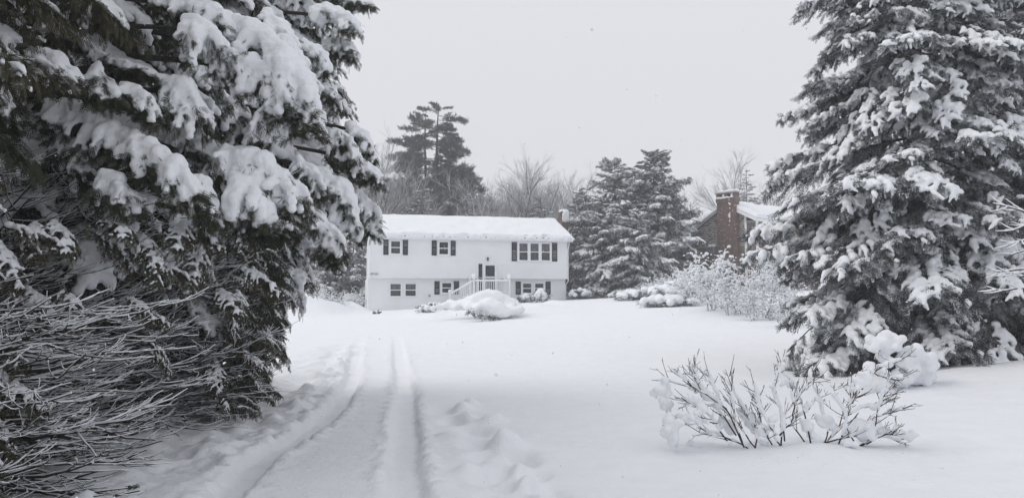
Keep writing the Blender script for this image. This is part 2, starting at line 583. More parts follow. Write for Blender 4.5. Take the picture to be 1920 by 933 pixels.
# ------------------------------------------------------------------ cedar boughs
def cedar_bough(seed, L=1.3, snow=1.0, dens=1.0, leaf=M_CEDAR, voxel=0.026):
    r = np.random.default_rng(seed)
    t = np.linspace(0, 1, 9)
    ph = r.uniform(0, 6)
    limb = np.stack([L * t, 0.06 * L * np.sin(3 * t + ph), L * (0.16 * t - r.uniform(.40, .6) * t ** 2.2)], -1)
    fol, sn = MB(), MB()
    fol.tube(limb, np.linspace(0.018, 0.004, 9), 5, 1)
    paths = [(limb, 0.135)]
    for k in range(10):
        t0 = 0.12 + 0.84 * k / 10 + r.uniform(0, .05)
        for sg in (-1, 1):
            if r.random() < 0.12: continue
            b = interp_path(limb, min(t0, 1))
            ln = L * (0.50 - 0.30 * t0) * r.uniform(.7, 1.2)
            a = math.radians(r.uniform(30, 62)) * sg
            s = np.linspace(0, 1, 6)
            tw = b + np.stack([ln * s * math.cos(a), ln * s * math.sin(a), ln * (0.10 * s - r.uniform(.45, .95) * s ** 2)], -1)
            fol.tube(tw, np.linspace(0.007, 0.002, 6), 4, 1, False)
            paths.append((tw, 0.085))
    pos, dr, szs = [], [], []
    for pth, rr in paths:
        ln = np.linalg.norm(np.diff(pth, axis=0), axis=1).sum()
        n = max(3, int(ln * 36 * dens))
        tt = np.linspace(0.12, 1, n)
        p = interp_path(pth, tt)
        tg = interp_path(np.gradient(pth, axis=0), tt)
        tg /= np.linalg.norm(tg, axis=1)[:, None] + 1e-9
        d = tg * 0.7 + np.array([0.10, 0, -0.75]) + r.normal(0, .42, p.shape)
        pos.append(p + r.normal(0, .02, p.shape) - np.array([0, 0, rr * .25 * snow])); dr.append(d); szs.append(r.uniform(.07, .16, n))
        if snow > 0 and r.random() < 0.55 + 0.45 * snow:
            m = max(4, int(ln / (rr * 0.35)))
            ts = np.linspace(0.10, 1.0, m)
            q = interp_path(pth, ts)
            rad = rr * snow * (1.05 - 0.55 * ts) * (1 + 0.3 * r.normal(0, 1, m).clip(-1, 1))
            keep = r.random(m) > 0.10
            q = q + np.stack([0 * rad, 0 * rad, rad * 0.6], -1) + r.normal(0, .012, q.shape)
            sn.balls(q[keep], rad[keep], (1, 1, 0.85))
    pos, dr, szs = np.concatenate(pos), np.concatenate(dr), np.concatenate(szs)
    m = frames(dr, r, 0.9) * szs[:, None, None]
    fol.scatter(FR_V, FR_F, m, pos, 0)
    fm = fol.mesh("cedar_bough", [leaf, M_BARK])
    smesh = remesh(sn, "cedar_snow", voxel, [M_SNOW], 3, 0.008, 14, seed) if sn.n else None
    return fm, smesh, L


CB = [cedar_bough(100 + k, 1.3, (1.0, 0.8, 1.15, 0.7)[k % 4]) for k in range(8)]
CL = [cedar_bough(140 + k, 1.0, 0.42, 1.1, M_CEDARDRY, 0.02) for k in range(3)]
CN = [cedar_bough(160 + k, 1.0, 0.0, 1.25, M_CEDAR if k % 2 else M_CEDARDRY) for k in range(4)]


def add_bough(parent, var, loc, yaw, pitch=0.0, roll=0.0, sc=1.0, name="bough"):
    o = put(name, var[0], parent, loc, (roll, pitch, yaw), sc)
    if var[1] is not None:
        put("snow", var[1], o)
    return o


# bare inner branches of the cedars, each under its own strip of snow
def bare_branch(seed, L=2.6):
    r = np.random.default_rng(seed)
    w, s_ = MB(), MB()
    def one(b, ang, ln, r0, dip, lift, nseg=9, lvl=0):
        t = np.linspace(0, 1, nseg)
        ph = r.uniform(0, 6)
        wob = 0.05 * ln * np.sin(6 * t + ph) * t
        wz = 0.02 * ln * np.sin(9 * t + ph * 2) * t
        x, y = ln * t, wob
        ca, sa = math.cos(ang), math.sin(ang)
        kx = np.cumsum(r.normal(0, .022 * ln, nseg)) * np.minimum(1, t * 4); kz = np.cumsum(r.normal(0, .014 * ln, nseg)) * np.minimum(1, t * 4)
        y = y + kx
        pts = b + np.stack([x * ca - y * sa, x * sa + y * ca, ln * (-dip * t + lift * t ** 2) + wz + kz], -1)
        rad = r0 * (1 - 0.78 * t ** 1.3)
        w.tube(pts, rad, 5)
        k0 = 0 if r.random() < .5 else r.integers(0, 2)
        up = np.stack([0 * rad, 0 * rad, rad * 0.85 + 0.002], -1)
        sr = rad * r.uniform(.5, .85) + 0.001 + 0.002 * np.sin(11 * t + ph)
        s_.tube((pts + up)[k0:], np.maximum(sr, .003)[k0:], 6)
        if lvl < 2:
            for q in range(r.integers(6, 10) if lvl == 0 else r.integers(1, 4)):
                t0 = r.uniform(.25, .95)
                one(interp_path(pts, t0), ang + r.choice([-1, 1]) * math.radians(r.uniform(15, 45)), ln * r.uniform(.22, .5) * (1.15 - .5 * t0),
                    r0 * (1 - .72 * t0) * .7, dip * .6 - lift * .4 * t0, lift * r.uniform(.6, 1.5), 6, lvl + 1)
    one(np.zeros(3), 0, L, r.uniform(.013, .032), r.uniform(.05, .26), r.uniform(.12, .38))
    return w.mesh("bare_branch", [M_BARK], True), s_.mesh("branch_snow", [M_SNOW], True), L


BB = [bare_branch(200 + k) for k in range(20)]
BS = [bare_branch(230 + k, 1.7) for k in range(14)]


# a heavy limb with its own blanket of snow, given where the photo shows it
def snow_arm(parent, base, pts, depth, rpx, seed, trunk=None, fingers=2.0, leaf=M_CEDAR, drop=1.0, voxel=None, azr=(-2.6, 0.9)):
    r = np.random.default_rng(seed)
    if np.isscalar(depth): depth = [depth] * len(pts)
    if np.isscalar(rpx): rpx = [rpx] * len(pts)
    w = np.array([P(a, b, d) for (a, b), d in zip(pts, depth)]) - base
    rad = .86 * np.array([q / F_PX * d for q, d in zip(rpx, depth)])
    ln = np.linalg.norm(np.diff(w, axis=0), axis=1).sum()
    n = max(5, int(ln / (rad.mean() * 0.40)))
    c = smooth_path(w, n)
    rr = np.interp(np.linspace(0, 1, n), np.linspace(0, 1, len(rad)), rad)
    sn, fol = MB(), MB()
    rj = rr * (0.92 + 0.30 * fbm(np.arange(n) * 0.35, seed * 1.7, 0, seed, 2))
    sn.balls(c + r.normal(0, .12, c.shape) * rr[:, None], rj)
    fp, fd = [], []
    for k in range(n):
        m = r.poisson(fingers * 1.15)
        for _ in range(m):
            az = r.uniform(*azr)           # towards the open side and the drive
            dirh = np.array([math.cos(az), math.sin(az), 0])
            steps = r.integers(4, 10)
            p = c[k].copy()
            q = rr[k] * r.uniform(.40, .74)
            out, dn = r.uniform(.18, .42), r.uniform(.24, .52) * drop
            for s in range(steps):
                p = p + dirh * rr[k] * out * (1 - .08 * s) + np.array([0, 0, -rr[k] * dn * (.35 + .09 * s)]) + r.normal(0, .07, 3) * rr[k]
                q *= 0.945
                sn.ball(p, q, 0, (1, 1, .95))
                if s > 0 and s % 2:
                    nf = 2
                    fp.append(p + np.array([0, 0, -q * 1.0]) + r.normal(0, .3, (nf, 3)) * q - dirh * q * .4)
                    fd.append(dirh * .35 + np.array([0, 0, -1]) + r.normal(0, .4, (nf, 3)))
            if r.random() < .45:
                fp.append(p[None] + dirh * q * .9); fd.append((dirh * .8 + np.array([0, 0, -.4]))[None])
            nf = 5
            fp.append(p + np.array([0, 0, -q * .85]) + r.normal(0, .35, (nf, 3)) * q)
            fd.append(dirh * .6 + np.array([0, 0, -.85]) + r.normal(0, .45, (nf, 3)))
        nf = 4
        fp.append(c[k] + np.array([0, .3, -1.0]) * rr[k] + r.normal(0, .5, (nf, 3)) * rr[k])
        fd.append(np.array([.2, .1, -1.0]) + r.normal(0, .5, (nf, 3)))
    lim = c - np.stack([0 * rr, 0 * rr, rr * .75], -1)
    if trunk is not None:
        lim = np.concatenate([smooth_path([trunk, (trunk + lim[0]) / 2 + np.array([0, 0, .12]), lim[0]], 6)[:-1], lim])
    fol.tube(lim, np.linspace(.035, .010, len(lim)), 6, 1)
    fp, fd = np.concatenate(fp), np.concatenate(fd)
    sz = r.uniform(.07, .16, len(fp))
    fol.scatter(FL_V, FL_F, frames(fd, r, .9) * sz[:, None, None], fp, 0)
    o = put("snowy_limb", fol.mesh("snowy_limb", [leaf, M_BARK]), parent)
    put("snow", remesh(sn, "limb_snow", voxel or max(.017, rad.mean() * .17), [M_SNOW], 2, 0.024, 9, seed), o)
    return o


# ------------------------------------------------------------------ CEDARS on the left
def cedar_trunk(parent, h, r0, lean, seed):
    r = np.random.default_rng(seed)
    t = np.linspace(0, 1, 14)
    pts = np.stack([lean[0] * t + .08 * np.sin(4 * t + seed), lean[1] * t + .08 * np.cos(3 * t + seed), -0.2 + (h + .2) * t], -1)
    m = MB()
    m.tube(pts, r0 * (1.15 - t), 9)
    put("trunk", m.mesh("trunk", [M_BARK], True), parent)


rc = random.Random(5)
GRP_C = None
bA = np.array([-5.9, 9.0, 0.0]); bA[2] = gz(bA[0], bA[1])
cedA = thing("cedar_tree", "nearest cedar on the left, bare grey branches below and thick snow pads above", "tree", bA)
cedar_trunk(cedA, 9.0, 0.16, (0.2, -0.3), 1)
cedar_trunk(cedA, 8.0, 0.12, (-0.6, -1.6), 2)
cedar_trunk(cedA, 8.5, 0.12, (0.9, 0.5), 4)
bB = np.array([-4.9, 12.3, 0.0]); bB[2] = gz(bB[0], bB[1])
cedB = thing("cedar_tree", "cedar behind the nearest one, snowy tips hanging over the driveway toward the white house", "tree", bB)
cedar_trunk(cedB, 9.5, 0.17, (0.2, 0.2), 3)
bC = np.array([-7.4, 10.6, 0.0]); bC[2] = gz(bC[0], bC[1])
cedC = thing("cedar_tree", "dark cedar added deep in the left corner behind the bare branches of the nearest cedar", "tree", bC)  # mostly hidden tree, added to block light coming through the hedge
cedar_trunk(cedC, 9.0, 0.16, (0, 0), 6)

ARMS_A = [
    ([(90, 60), (142, 68), (195, 112), (255, 124), (312, 150)], 7.2, [9, 11, 12, 11, 8], 0.5, .6),
    ([(340, 60), (400, 52), (469, 60), (525, 98), (556, 150), (560, 200)], [8.2, 8.0, 7.8, 7.7, 7.7, 7.7], [18, 27, 33, 33, 28, 20], 2.0, 1.3),
    ([(420, 110), (470, 120), (520, 150), (535, 200)], 7.6, [18, 26, 28, 20], 2.2, 1.3),
    ([(520, 70), (556, 110), (578, 150), (580, 180)], 8.3, [16, 20, 22, 16], .8, 1.0),
    ([(355, 40), (380, 55), (405, 75)], 7.4, [24, 30, 22], 2.2, 1.3),
    ([(300, -5), (340, 4), (398, 18), (440, 50)], 7.8, [16, 20, 24, 18], 1.2, 1.0),
    ([(100, 195), (170, 222), (244, 258), (281, 280), (330, 318), (352, 360)], [7.0, 6.9, 6.8, 6.7, 6.6, 6.6], [18, 23, 25, 24, 24, 18], 1.6, 1.0),
    ([(190, 205), (270, 245), (338, 245), (405, 283), (470, 300), (526, 335), (545, 375)], [7.8, 7.7, 7.6, 7.5, 7.4, 7.4, 7.4], [14, 18, 22, 23, 28, 27, 18], 2.0, 1.0),
    ([(315, 160), (345, 168), (360, 215)], 7.2, [20, 27, 18], 2.0, 1.1),
    ([(30, 112), (70, 105), (105, 115), (132, 150)], 6.3, [15, 21, 22, 14], 1.6, 1.0),
    ([(235, 165), (262, 178), (288, 210)], 6.9, [14, 18, 14], 2.0, 1.0),
    ([(180, 120), (188, 150), (214, 178)], 6.7, [12, 17, 13], 1.8, 1.1),
    ([(196, 330), (214, 340), (234, 372)], 6.5, [16, 22, 14], 2.2, 1.2),
    ([(370, 335), (380, 350), (392, 385)], 6.9, [18, 22, 14], 2.0, 1.2),
    ([(440, 330), (470, 350), (488, 388)], 7.2, [24, 32, 20], 2.4, 1.2),
    ([(455, 405), (500, 408), (545, 425)], 7.9, [12, 14, 12], 1.8, 1.0),
    ([(-20, 40), (10, 60), (20, 100)], 5.9, [14, 17, 12], 1.2, 1.2),
    ([(-15, 160), (5, 180), (10, 220)], 6.0, [14, 17, 12], 1.4, 1.2),
    ([(150, 0), (190, 5), (225, 40)], 7.0, [16, 20, 14], 1.8, 1.1),
    ([(70, 0), (90, 20), (108, 50)], 6.6, [14, 18, 12], 1.6, 1.1),
    ([(500, 30), (530, 60), (545, 100)], 8.6, [16, 20, 14], 1.8, 1.1),
    ([(110, 250), (150, 290), (165, 340)], 6.9, [12, 17, 12], 1.6, 1.3),
]
for k, (pts, dep, rp, fg, dr) in enumerate(ARMS_A):
    d0 = dep if np.isscalar(dep) else dep[0]
    w0 = P(*pts[0], d0) - bA
    snow_arm(cedA, bA, pts, dep, rp, 300 + k, trunk=np.array([0.1, -0.2, max(.5, w0[2] + .25)]), fingers=fg, drop=dr)
ARMS_B = [
    ([(560, 385), (585, 405), (618, 440), (632, 465), (630, 480)], 10.0, [13, 17, 20, 19, 12], 1.5, .55),
    ([(600, 325), (625, 342), (648, 368), (668, 435)], 10.6, [16, 21, 23, 15], 1.6, 1.2),
    ([(640, 335), (664, 352), (690, 392), (702, 425)], 11.3, [14, 18, 19, 13], 1.4, 1.0),
    ([(600, 18), (630, 28), (658, 44)], 11.0, [18, 23, 19], 1.4, .8),
    ([(620, 80), (645, 86), (670, 106)], 11.2, [12, 15, 12], 1.2, .8),
    ([(572, 85), (592, 98), (615, 128)], 10.6, [15, 19, 14], 1.8, 1.1),
    ([(560, 195), (580, 205), (600, 228)], 10.2, [17, 21, 16], 1.6, 1.0),
    ([(630, 245), (652, 265), (668, 308)], 10.9, [14, 17, 12], 1.6, 1.2),
    ([(655, 235), (680, 258), (702, 292)], 11.4, [12, 15, 12], 1.2, 1.0),
    ([(640, 285), (680, 305), (712, 332)], 11.0, [12, 15, 11], 1.4, .9),
    ([(598, 150), (620, 165), (634, 195)], 11.0, [11, 14, 10], 1.4, 1.1),
    ([(560, 300), (585, 325), (596, 360)], 10.0, [12, 16, 12], 1.6, 1.2),
    ([(625, -10), (655, -4), (690, 4)], 11.4, [12, 14, 10], 1.2, .8),
]
for k, (pts, dep, rp, fg, dr) in enumerate(ARMS_B):
    w0 = P(*pts[0], dep) - bB
    snow_arm(cedB, bB, pts, dep, rp, 340 + k, trunk=np.array([0.1, 0.1, max(.5, w0[2] + .3)]), fingers=fg, drop=dr * .8, azr=(-2.8, -.5))


def cedar_fill(parent, base, n, z0, z1, rx, ry, seed, az0, az1, variants, snowy=0.8, inner=0.55):
    """boughs of a crown that reaches rx(z) toward the drive and ry(z) toward the camera"""
    r = random.Random(seed)
    for k in range(n):
        z = z0 + (z1 - z0) * ((k + r.random()) / n)
        az = r.uniform(az0, az1)
        c_, s_ = math.cos(az), math.sin(az)
        R = 1 / math.sqrt((c_ / rx(z)) ** 2 + (s_ / ry(z)) ** 2) * r.uniform(inner, 1.0)
        v = r.choice(variants if r.random() < snowy else CN)
        sc = r.uniform(.75, 1.1)
        R0 = max(0.1, R - v[2] * sc * 0.9)
        add_bough(parent, v, (R0 * c_, R0 * s_, z), az + r.uniform(-.35, .35), r.uniform(-.15, .35), r.uniform(-.25, .25), sc)


D = math.radians
ip = lambda xs, ys: (lambda z: float(np.interp(z, xs, ys)))
cedar_fill(cedA, bA, 215, 1.85, 7.6, ip([1.8, 2.6, 3.4, 5, 7.6], [2.85, 2.75, 2.7, 2.3, 1.9]), ip([1.8, 2.4, 3.2, 4.2, 7.6], [1.7, 2.25, 2.35, 2.2, 1.9]), 21, D(-125), D(60), CB, .66)
cedar_fill(cedB, bB, 225, 1.9, 8.5, ip([1.9, 2.4, 3.0, 4.5, 6, 8.5], [1.3, 1.8, 2.25, 2.15, 2.25, 1.6]), ip([1.9, 3, 6, 8.5], [1.6, 1.9, 1.9, 1.5]), 22, D(-115), D(80), CB, .85)
cedar_fill(cedC, bC, 150, 0.2, 8.0, ip([0, 8], [2.6, 1.6]), ip([0, 8], [2.2, 1.6]), 23, D(-120), D(70), CB, .2)
bD = np.array([-5.35, 4.5, 0.0]); bD[2] = gz(bD[0], bD[1])
cedD = thing("cedar_tree", "cedar of which only brownish tips show along the very left edge", "tree", bD)
cedar_trunk(cedD, 8.5, 0.16, (0, 0), 8)
cedar_trunk(cedD, 8.0, 0.14, (.7, -2.6), 9)  # unseen second stem, added to carry the shading crown toward the camera
cedar_fill(cedD, bD, 235, 2.1, 6.6, ip([2, 3, 4.0, 4.7, 7.5], [1.75, 2.1, 2.2, 3.6, 3.0]), ip([2, 3.4, 4.2, 4.8, 7.5], [2.0, 2.6, 3.2, 5.0, 3.6]), 24, D(-170), D(150), CB[3::4] + CL + CL, .62)  # upper crown spread wide above the view to shade the lower left
cedar_fill(cedD, bD, 46, .6, 2.1, ip([.5, 2.1], [1.30, 1.60]), ip([.5, 2.1], [1.2, 1.6]), 25, D(-90), D(110), CL, .55, .4)
# dark dense inner leaf behind the bare branches
ri = random.Random(4)
for k in range(60):
    a = D(ri.uniform(-210, -70))
    R = ri.uniform(.2, 1.3)
    add_bough(cedB, ri.choice(CN), (R * math.cos(a), R * math.sin(a), ri.uniform(.1, 2.0)), a, ri.uniform(0, .6), ri.uniform(-.4, .4), ri.uniform(.8, 1.2), "leaf_spray")

# bare branches, layer over layer, with a thin curtain of leaf at their tips
rb = random.Random(77)
roots = [(0.0, 0.0), (-0.2, -1.1), (0.5, 0.3), (-0.9, -1.9), (-0.5, -0.6)]
for k in range(285):
    z = 0.10 + 2.35 * (k / 285) ** 1.05
    rx, ry = rb.choice(roots)
    az = D(rb.gauss(-16, 20))
    v = rb.choice(BB)
    sc = rb.uniform(.68, .98)
    sc = min(sc, (2.75 - rx) / (v[2] * math.cos(az)))
    o = put("branch", v[0], cedA, (rx + rb.uniform(-.35, .1), ry + rb.uniform(-.3, .3), z + rb.uniform(-.05, .25)), (rb.uniform(-.5, .5), rb.uniform(-.08, .18), az), sc)
    put("snow", v[1], o)
for k in range(90):
    z = rb.uniform(.12, 2.7)
    az = D(rb.uniform(-8, 40))
    R = 2.42 + 0.10 * min(z, 2) + rb.uniform(-.5, .06)
    v = rb.choice(CN + CL)
    add_bough(cedA, v, (R * math.cos(az) + .2, R * math.sin(az), z), az + rb.uniform(-.9, .9), rb.uniform(.3, 1.0), rb.uniform(-.3, .3), rb.uniform(.22, .40), "leaf_spray")
for k in range(150):
    rx, ry = rb.choice([(0, .9), (.2, 1.8), (.0, 2.6), (.5, 1.3)])
    v = rb.choice(BS)
    o = put("branch", v[0], cedD, (rx + rb.uniform(-.3, .35), ry + rb.uniform(-.3, .3), .05 + 1.5 * (k / 150) ** 1.3), (rb.uniform(-.5, .5), rb.uniform(.0, .24), D(rb.gauss(-12, 20))), rb.uniform(.75, 1.2))
    put("snow", v[1], o)
for (px, py, d, sc) in [(20, 640, 5.6, .5), (60, 700, 5.6, .5), (30, 760, 5.5, .55), (70, 780, 5.7, .45), (10, 820, 5.4, .5), (20, 560, 5.9, .5), (100, 560, 6.4, .45), (330, 470, 6.9, .45),
                        (400, 440, 7.2, .5), (250, 430, 6.7, .5), (150, 420, 6.4, .5), (60, 430, 6.0, .5), (180, 540, 6.6, .4), (300, 560, 6.9, .35), (340, 640, 7.0, .3), (450, 470, 7.6, .5), (480, 520, 7.9, .5)]:
    for q in range(2):
        w = P(px + rb.uniform(-25, 25), py + rb.uniform(-25, 25), d) - bA
        add_bough(cedA, rb.choice(CL), w - np.array([.3, 0, 0]), D(rb.uniform(-80, 30)), rb.uniform(.1, .6), rb.uniform(-.3, .3), sc, "leaf_spray")
# the same tangle carries on below the second cedar and ends in a frosted fringe along the drive
for k in range(150):
    v = rb.choice(BS)
    o = put("branch", v[0], cedB, (rb.uniform(-.55, .1), rb.uniform(-3.0, -1.7), .06 + 2.0 * (k / 150) ** 1.1), (rb.uniform(-.5, .5), rb.uniform(-.05, .2), D(rb.gauss(-14, 20))), rb.uniform(.72, 1.02))
    put("snow", v[1], o)
for k in range(165):
    z = .06 + 2.1 * rb.random()
    v = rb.choice(CL + CN)
    y = rb.uniform(-3.4, -1.2)
    x = 1.42 - .10 * (y + 2.2) + .10 * z + rb.gauss(-.12, .13)
    add_bough(cedB, v, (x, y, z), D(rb.uniform(-70, 60)), rb.uniform(.1, .9), rb.uniform(-.4, .4), rb.uniform(.18, .34), "leaf_spray")
# lower skirt of the second cedar
for k in range(16):
    z = rb.uniform(.9, 1.9)
    az = D(rb.uniform(-80, 40))
    R = rb.uniform(.3, .75)
    add_bough(cedB, rb.choice(CN + CL), (R * math.cos(az), R * math.sin(az), z), az, rb.uniform(.2, .7), 0, rb.uniform(.5, .8), "leaf_spray")


# ------------------------------------------------------------------ spruce boughs
def spruce_bough(seed, L=3.0, snow=1.0, leaf=M_SPRUCE, sprig=(SG_V, SG_F), spr=0.21, gap=0.075, droop=0.22, voxel=0.03, tuft=1.0, wide=0.36):
    r = np.random.default_rng(seed)
    n = 14
    t = np.linspace(0, 1, n)
    ph = r.uniform(0, 6)
    limb = np.stack([L * t, .04 * L * np.sin(3.5 * t + ph), L * (0.03 * t - droop * t ** 1.5 + 0.10 * np.clip(t - .75, 0, 1))], -1)
    fol, sn = MB(), MB()
    fol.tube(limb, .010 * L * (1.05 - .9 * t) + .003, 5, 1)
    pos, dr, paths = [], [], [(limb[int(n * .4):], 0.0, True)]
    nb = int(L * 8)
    for k in range(nb):
        t0 = 0.16 + 0.82 * (k + r.random() * .6) / nb
        b = interp_path(limb, t0)
        for sg in (-1, 1):
            if r.random() < .10: continue
            ln = L * wide * (1.08 - .72 * t0) * min(1, .45 + 1.6 * t0) * r.uniform(.65, 1.15)
            a = math.radians(r.uniform(38, 66)) * sg
            s = np.linspace(0, 1, 7)
            dz = r.uniform(.28, .70)
            pts = b + np.stack([ln * s * math.cos(a) * (1 + .25 * s), ln * s * math.sin(a), ln * (.06 * s - dz * s ** 1.7)], -1)
            fol.tube(pts, np.linspace(.007, .002, 7), 3, 1, False)
            paths.append((pts, t0, False))
    clump = r.uniform(0, 50)
    for pts, t0, main in paths:
        ln = np.linalg.norm(np.diff(pts, axis=0), axis=1).sum()
        m = max(4, int(ln / gap))
        tt = np.linspace(.08, 1, m)
        p = interp_path(pts, tt)
        tg = interp_path(np.gradient(pts, axis=0), tt)
        tg /= np.linalg.norm(tg, axis=1)[:, None] + 1e-9
        for rep in range(2):
            d = tg + np.array([0, 0, -.35]) + r.normal(0, .42, p.shape)
            pos.append(p); dr.append(d)
        if snow > 0:
            dens = 0.5 + 0.5 * vnoise(t0 * 5 + clump, 3.0 * (1 if pts[-1, 1] > 0 else -1), 0, seed)
            if main or dens > 0.56 - 0.30 * snow:
                # little hands of snow: a palm and drooping fingers
                q = 0
                s0 = r.uniform(.15, .4)
                ms = max(4, int(ln / .045))
                ts = np.linspace(s0, 1.0, ms)
                c = interp_path(pts, ts)
                gate = vnoise(ts * 4.5 + r.uniform(0, 60), 0.5, 0, seed) > -.22
                rad = gate * tuft * (.056 + .042 * dens) * np.sin(np.clip((ts - s0) / (1 - s0), 0, 1) * 2.5 + .45).clip(.25, 1) * r.uniform(.8, 1.2, ms)
                g_ = rad > 0
                sn.balls((c + np.stack([0 * rad, 0 * rad, rad * .45], -1) + r.normal(0, .012, c.shape))[g_], rad[g_], (1, 1, .85))
                for _ in range(r.integers(1, 4)):
                    u = r.uniform(.35, .9)
                    b = interp_path(pts, u)
                    dd = r.normal(0, 1, 3) * np.array([.5, .8, 0]) + np.array([.5, 0, -.55])
                    dd /= np.linalg.norm(dd)
                    for h in range(5):
                        b = b + dd * .05 * tuft
                        sn.ball(b + np.array([0, 0, .02]), tuft * (.058 - .006 * h))
    pos, dr = np.concatenate(pos), np.concatenate(dr)
    sz = r.uniform(.75, 1.25, len(pos)) * spr
    fol.scatter(sprig[0], sprig[1], frames(dr, r, 1.2) * sz[:, None, None], pos, 0)
    fm = fol.mesh("spruce_bough", [leaf, M_SBARK])
    smesh = remesh(sn, "spruce_snow", voxel, [M_SNOW], 2, .008, 12, seed) if sn.n else None
    return fm, smesh, L


SB = [spruce_bough(400 + k, 3.0, (1.0, .75, 1.15, .5)[k % 4], droop=(.16, .24, .30, .2)[k % 4], voxel=.024, tuft=.74, gap=.06, spr=.16) for k in range(8)]


SS = [spruce_bough(480 + k, 1.35, 1.0, spr=.13, gap=.042, droop=(.3, .45, .2, .55)[k % 4], voxel=.020, tuft=.72, wide=.48) for k in range(7)]


def conifer(name, label, base, H, R0, n, variants, seed, group=None, zlow=.3, shape=.85, pitch_lo=.25, pitch_hi=-.25, mats=M_SBARK, tr=None, zmax=None, lean=(0, 0), part="bough", az=None, zpow=1.25, wild=.1, skirt=0):
    t = thing(name, label, "tree", base, 0, group)
    r = random.Random(seed)
    m = MB()
    s = np.linspace(0, 1, 12)
    tr = tr or H * .016
    m.tube(np.stack([lean[0] * s + .03 * np.sin(5 * s + seed), lean[1] * s, -.2 + (H + .2) * s], -1), tr * (1.12 - s * 1.05), 9)
    put("trunk", m.mesh("trunk", [mats], True), t)
    ga = r.uniform(0, 6)
    for k in range(n):
        f = ((k + r.random() * .6) / n) ** zpow
        z = zlow + (H * .985 - zlow) * f
        if zmax and z > zmax and k % 2: continue
        u = z / H
        ga += 2.39996 + r.uniform(-.4, .4)
        a = ga
        if az is not None:
            a = r.uniform(*az) if r.random() < .72 else ga
        L = R0 * max(.08, (1 - u)) ** shape * (min(1, .70 + z * skirt) if skirt else 1) * r.uniform(1 - 2.6 * wild, 1 + wild)
        v = r.choice(variants)
        sc = max(.12, L / v[2])
        pitch = pitch_lo + (pitch_hi - pitch_lo) * u + r.uniform(-wild, wild) * 1.3
        add_bough(t, v, (lean[0] * u, lean[1] * u, z), a, pitch, r.uniform(-1, 1) * 1.6 * wild, sc, part)
    return t


# ------------------------------------------------------------------ SPRUCES on the right
b1 = np.array([8.55, 15.6, 0.0]); b1[2] = gz(b1[0], b1[1]) - .05
conifer("spruce_tree", "huge snow laden spruce on the right, its lowest boughs resting on the snow", b1, 15.0, 4.15, 140, SB, 51, zlow=.35, shape=.72, pitch_lo=.34, pitch_hi=-.10, tr=.24, zmax=9.0, az=(D(-190), D(10)), zpow=1.35, wild=.13, skirt=.11)
spruce1 = [o for o in bpy.data.objects if o.get('label', '').startswith('huge snow laden spruce')][0]
rs = random.Random(3)
for (z, a, L) in [(3.4, 188, 3.6), (3.9, 176, 3.5), (4.4, 200, 3.3), (3.0, 200, 3.2), (2.7, 184, 2.8), (4.9, 184, 3.2), (3.5, 214, 3.3), (2.9, 222, 3.1)]:
    v = rs.choice(SB)
    add_bough(spruce1, v, (0, 0, z), D(a), rs.uniform(.02, .2), rs.uniform(-.2, .2), L / v[2])
rs = random.Random(15)
spr = [o for o in bpy.data.objects if o.get('label', '').startswith('huge snow laden spruce')][0]
for k in range(158):
    z = .45 + 8.2 * ((k + rs.random()) / 158) ** 1.15
    u = z / 15.0
    R = 4.15 * (1 - u) ** .72 * rs.uniform(.50, 1.0) * min(1, .74 + z * .1)
    a = D(rs.uniform(-195, 15))
    v = rs.choice(SS)
    sc = rs.uniform(.75, 1.25)
    R0 = max(.2, R - v[2] * sc)
    add_bough(spr, v, (R0 * math.cos(a), R0 * math.sin(a), max(.35, z - .12 * R)), a + rs.uniform(-.5, .5), rs.uniform(.05, .75), rs.uniform(-.35, .35), sc)
b2 = np.array([13.6, 19.0, 0.0]); b2[2] = gz(b2[0], b2[1])
conifer("spruce_tree", "darker spruce cut off by the right edge behind the huge spruce", b2, 14.0, 4.4, 150, SB, 52, zlow=.4, shape=.7, tr=.22, az=(D(-200), D(-40)), zmax=10)


# ------------------------------------------------------------------ bare deciduous trees and bushes
def bare_tree(seed, H=10.0, spread=.55, levels=4, kids=(5, 5, 4, 3), r0=.13, stems=1, k3=3):
    r = np.random.default_rng(seed)
    m = MB()
    def grow(p, d, ln, rad, lvl):
        n = 5 if lvl < 2 else (4 if lvl < 3 else 3)
        pts = [p]
        dd = d.copy()
        for q in range(n):
            dd = dd + r.normal(0, .10, 3) + np.array([0, 0, .05 if lvl else .0])
            dd /= np.linalg.norm(dd)
            pts.append(pts[-1] + dd * ln / n)
        pts = np.array(pts)
        rr = np.linspace(rad, rad * (.45 if lvl else .35), n + 1)
        m.tube(pts, rr, 6 if lvl == 0 else (4 if lvl == 1 else k3), 0, False)
        if lvl + 1 >= levels: return
        for q in range(kids[lvl]):
            t0 = r.uniform(.30 if lvl == 0 else .2, 1.0)
            b = interp_path(pts, t0)
            ax = r.normal(0, 1, 3); ax -= ax.dot(dd) * dd; ax /= np.linalg.norm(ax)
            a = r.uniform(.35, .95) * spread * 1.6
            nd = dd * math.cos(a) + ax * math.sin(a)
            nd[2] = abs(nd[2]) * .8 + .1
            grow(b, nd / np.linalg.norm(nd), ln * r.uniform(.38, .68) * (1.15 - .4 * t0), rad * (1 - .55 * t0) * .62, lvl + 1)
    for s in range(stems):
        a = r.uniform(0, 6.28)
        tl = .12 if stems == 1 else .45
        grow(np.array([0, 0, -.1]), np.array([math.cos(a) * tl, math.sin(a) * tl, 1.0]) / math.hypot(1, tl), H * (.62 if stems == 1 else .6), r0, 0)
    return m


def bare_tree_thing(label, base, var, sc, rz, group):
    t = thing("bare_tree", label, "tree", base, rz, group)
    put("trunk", var[0], t, sc=sc)
    put("crown", var[1], t, sc=sc)
    return t


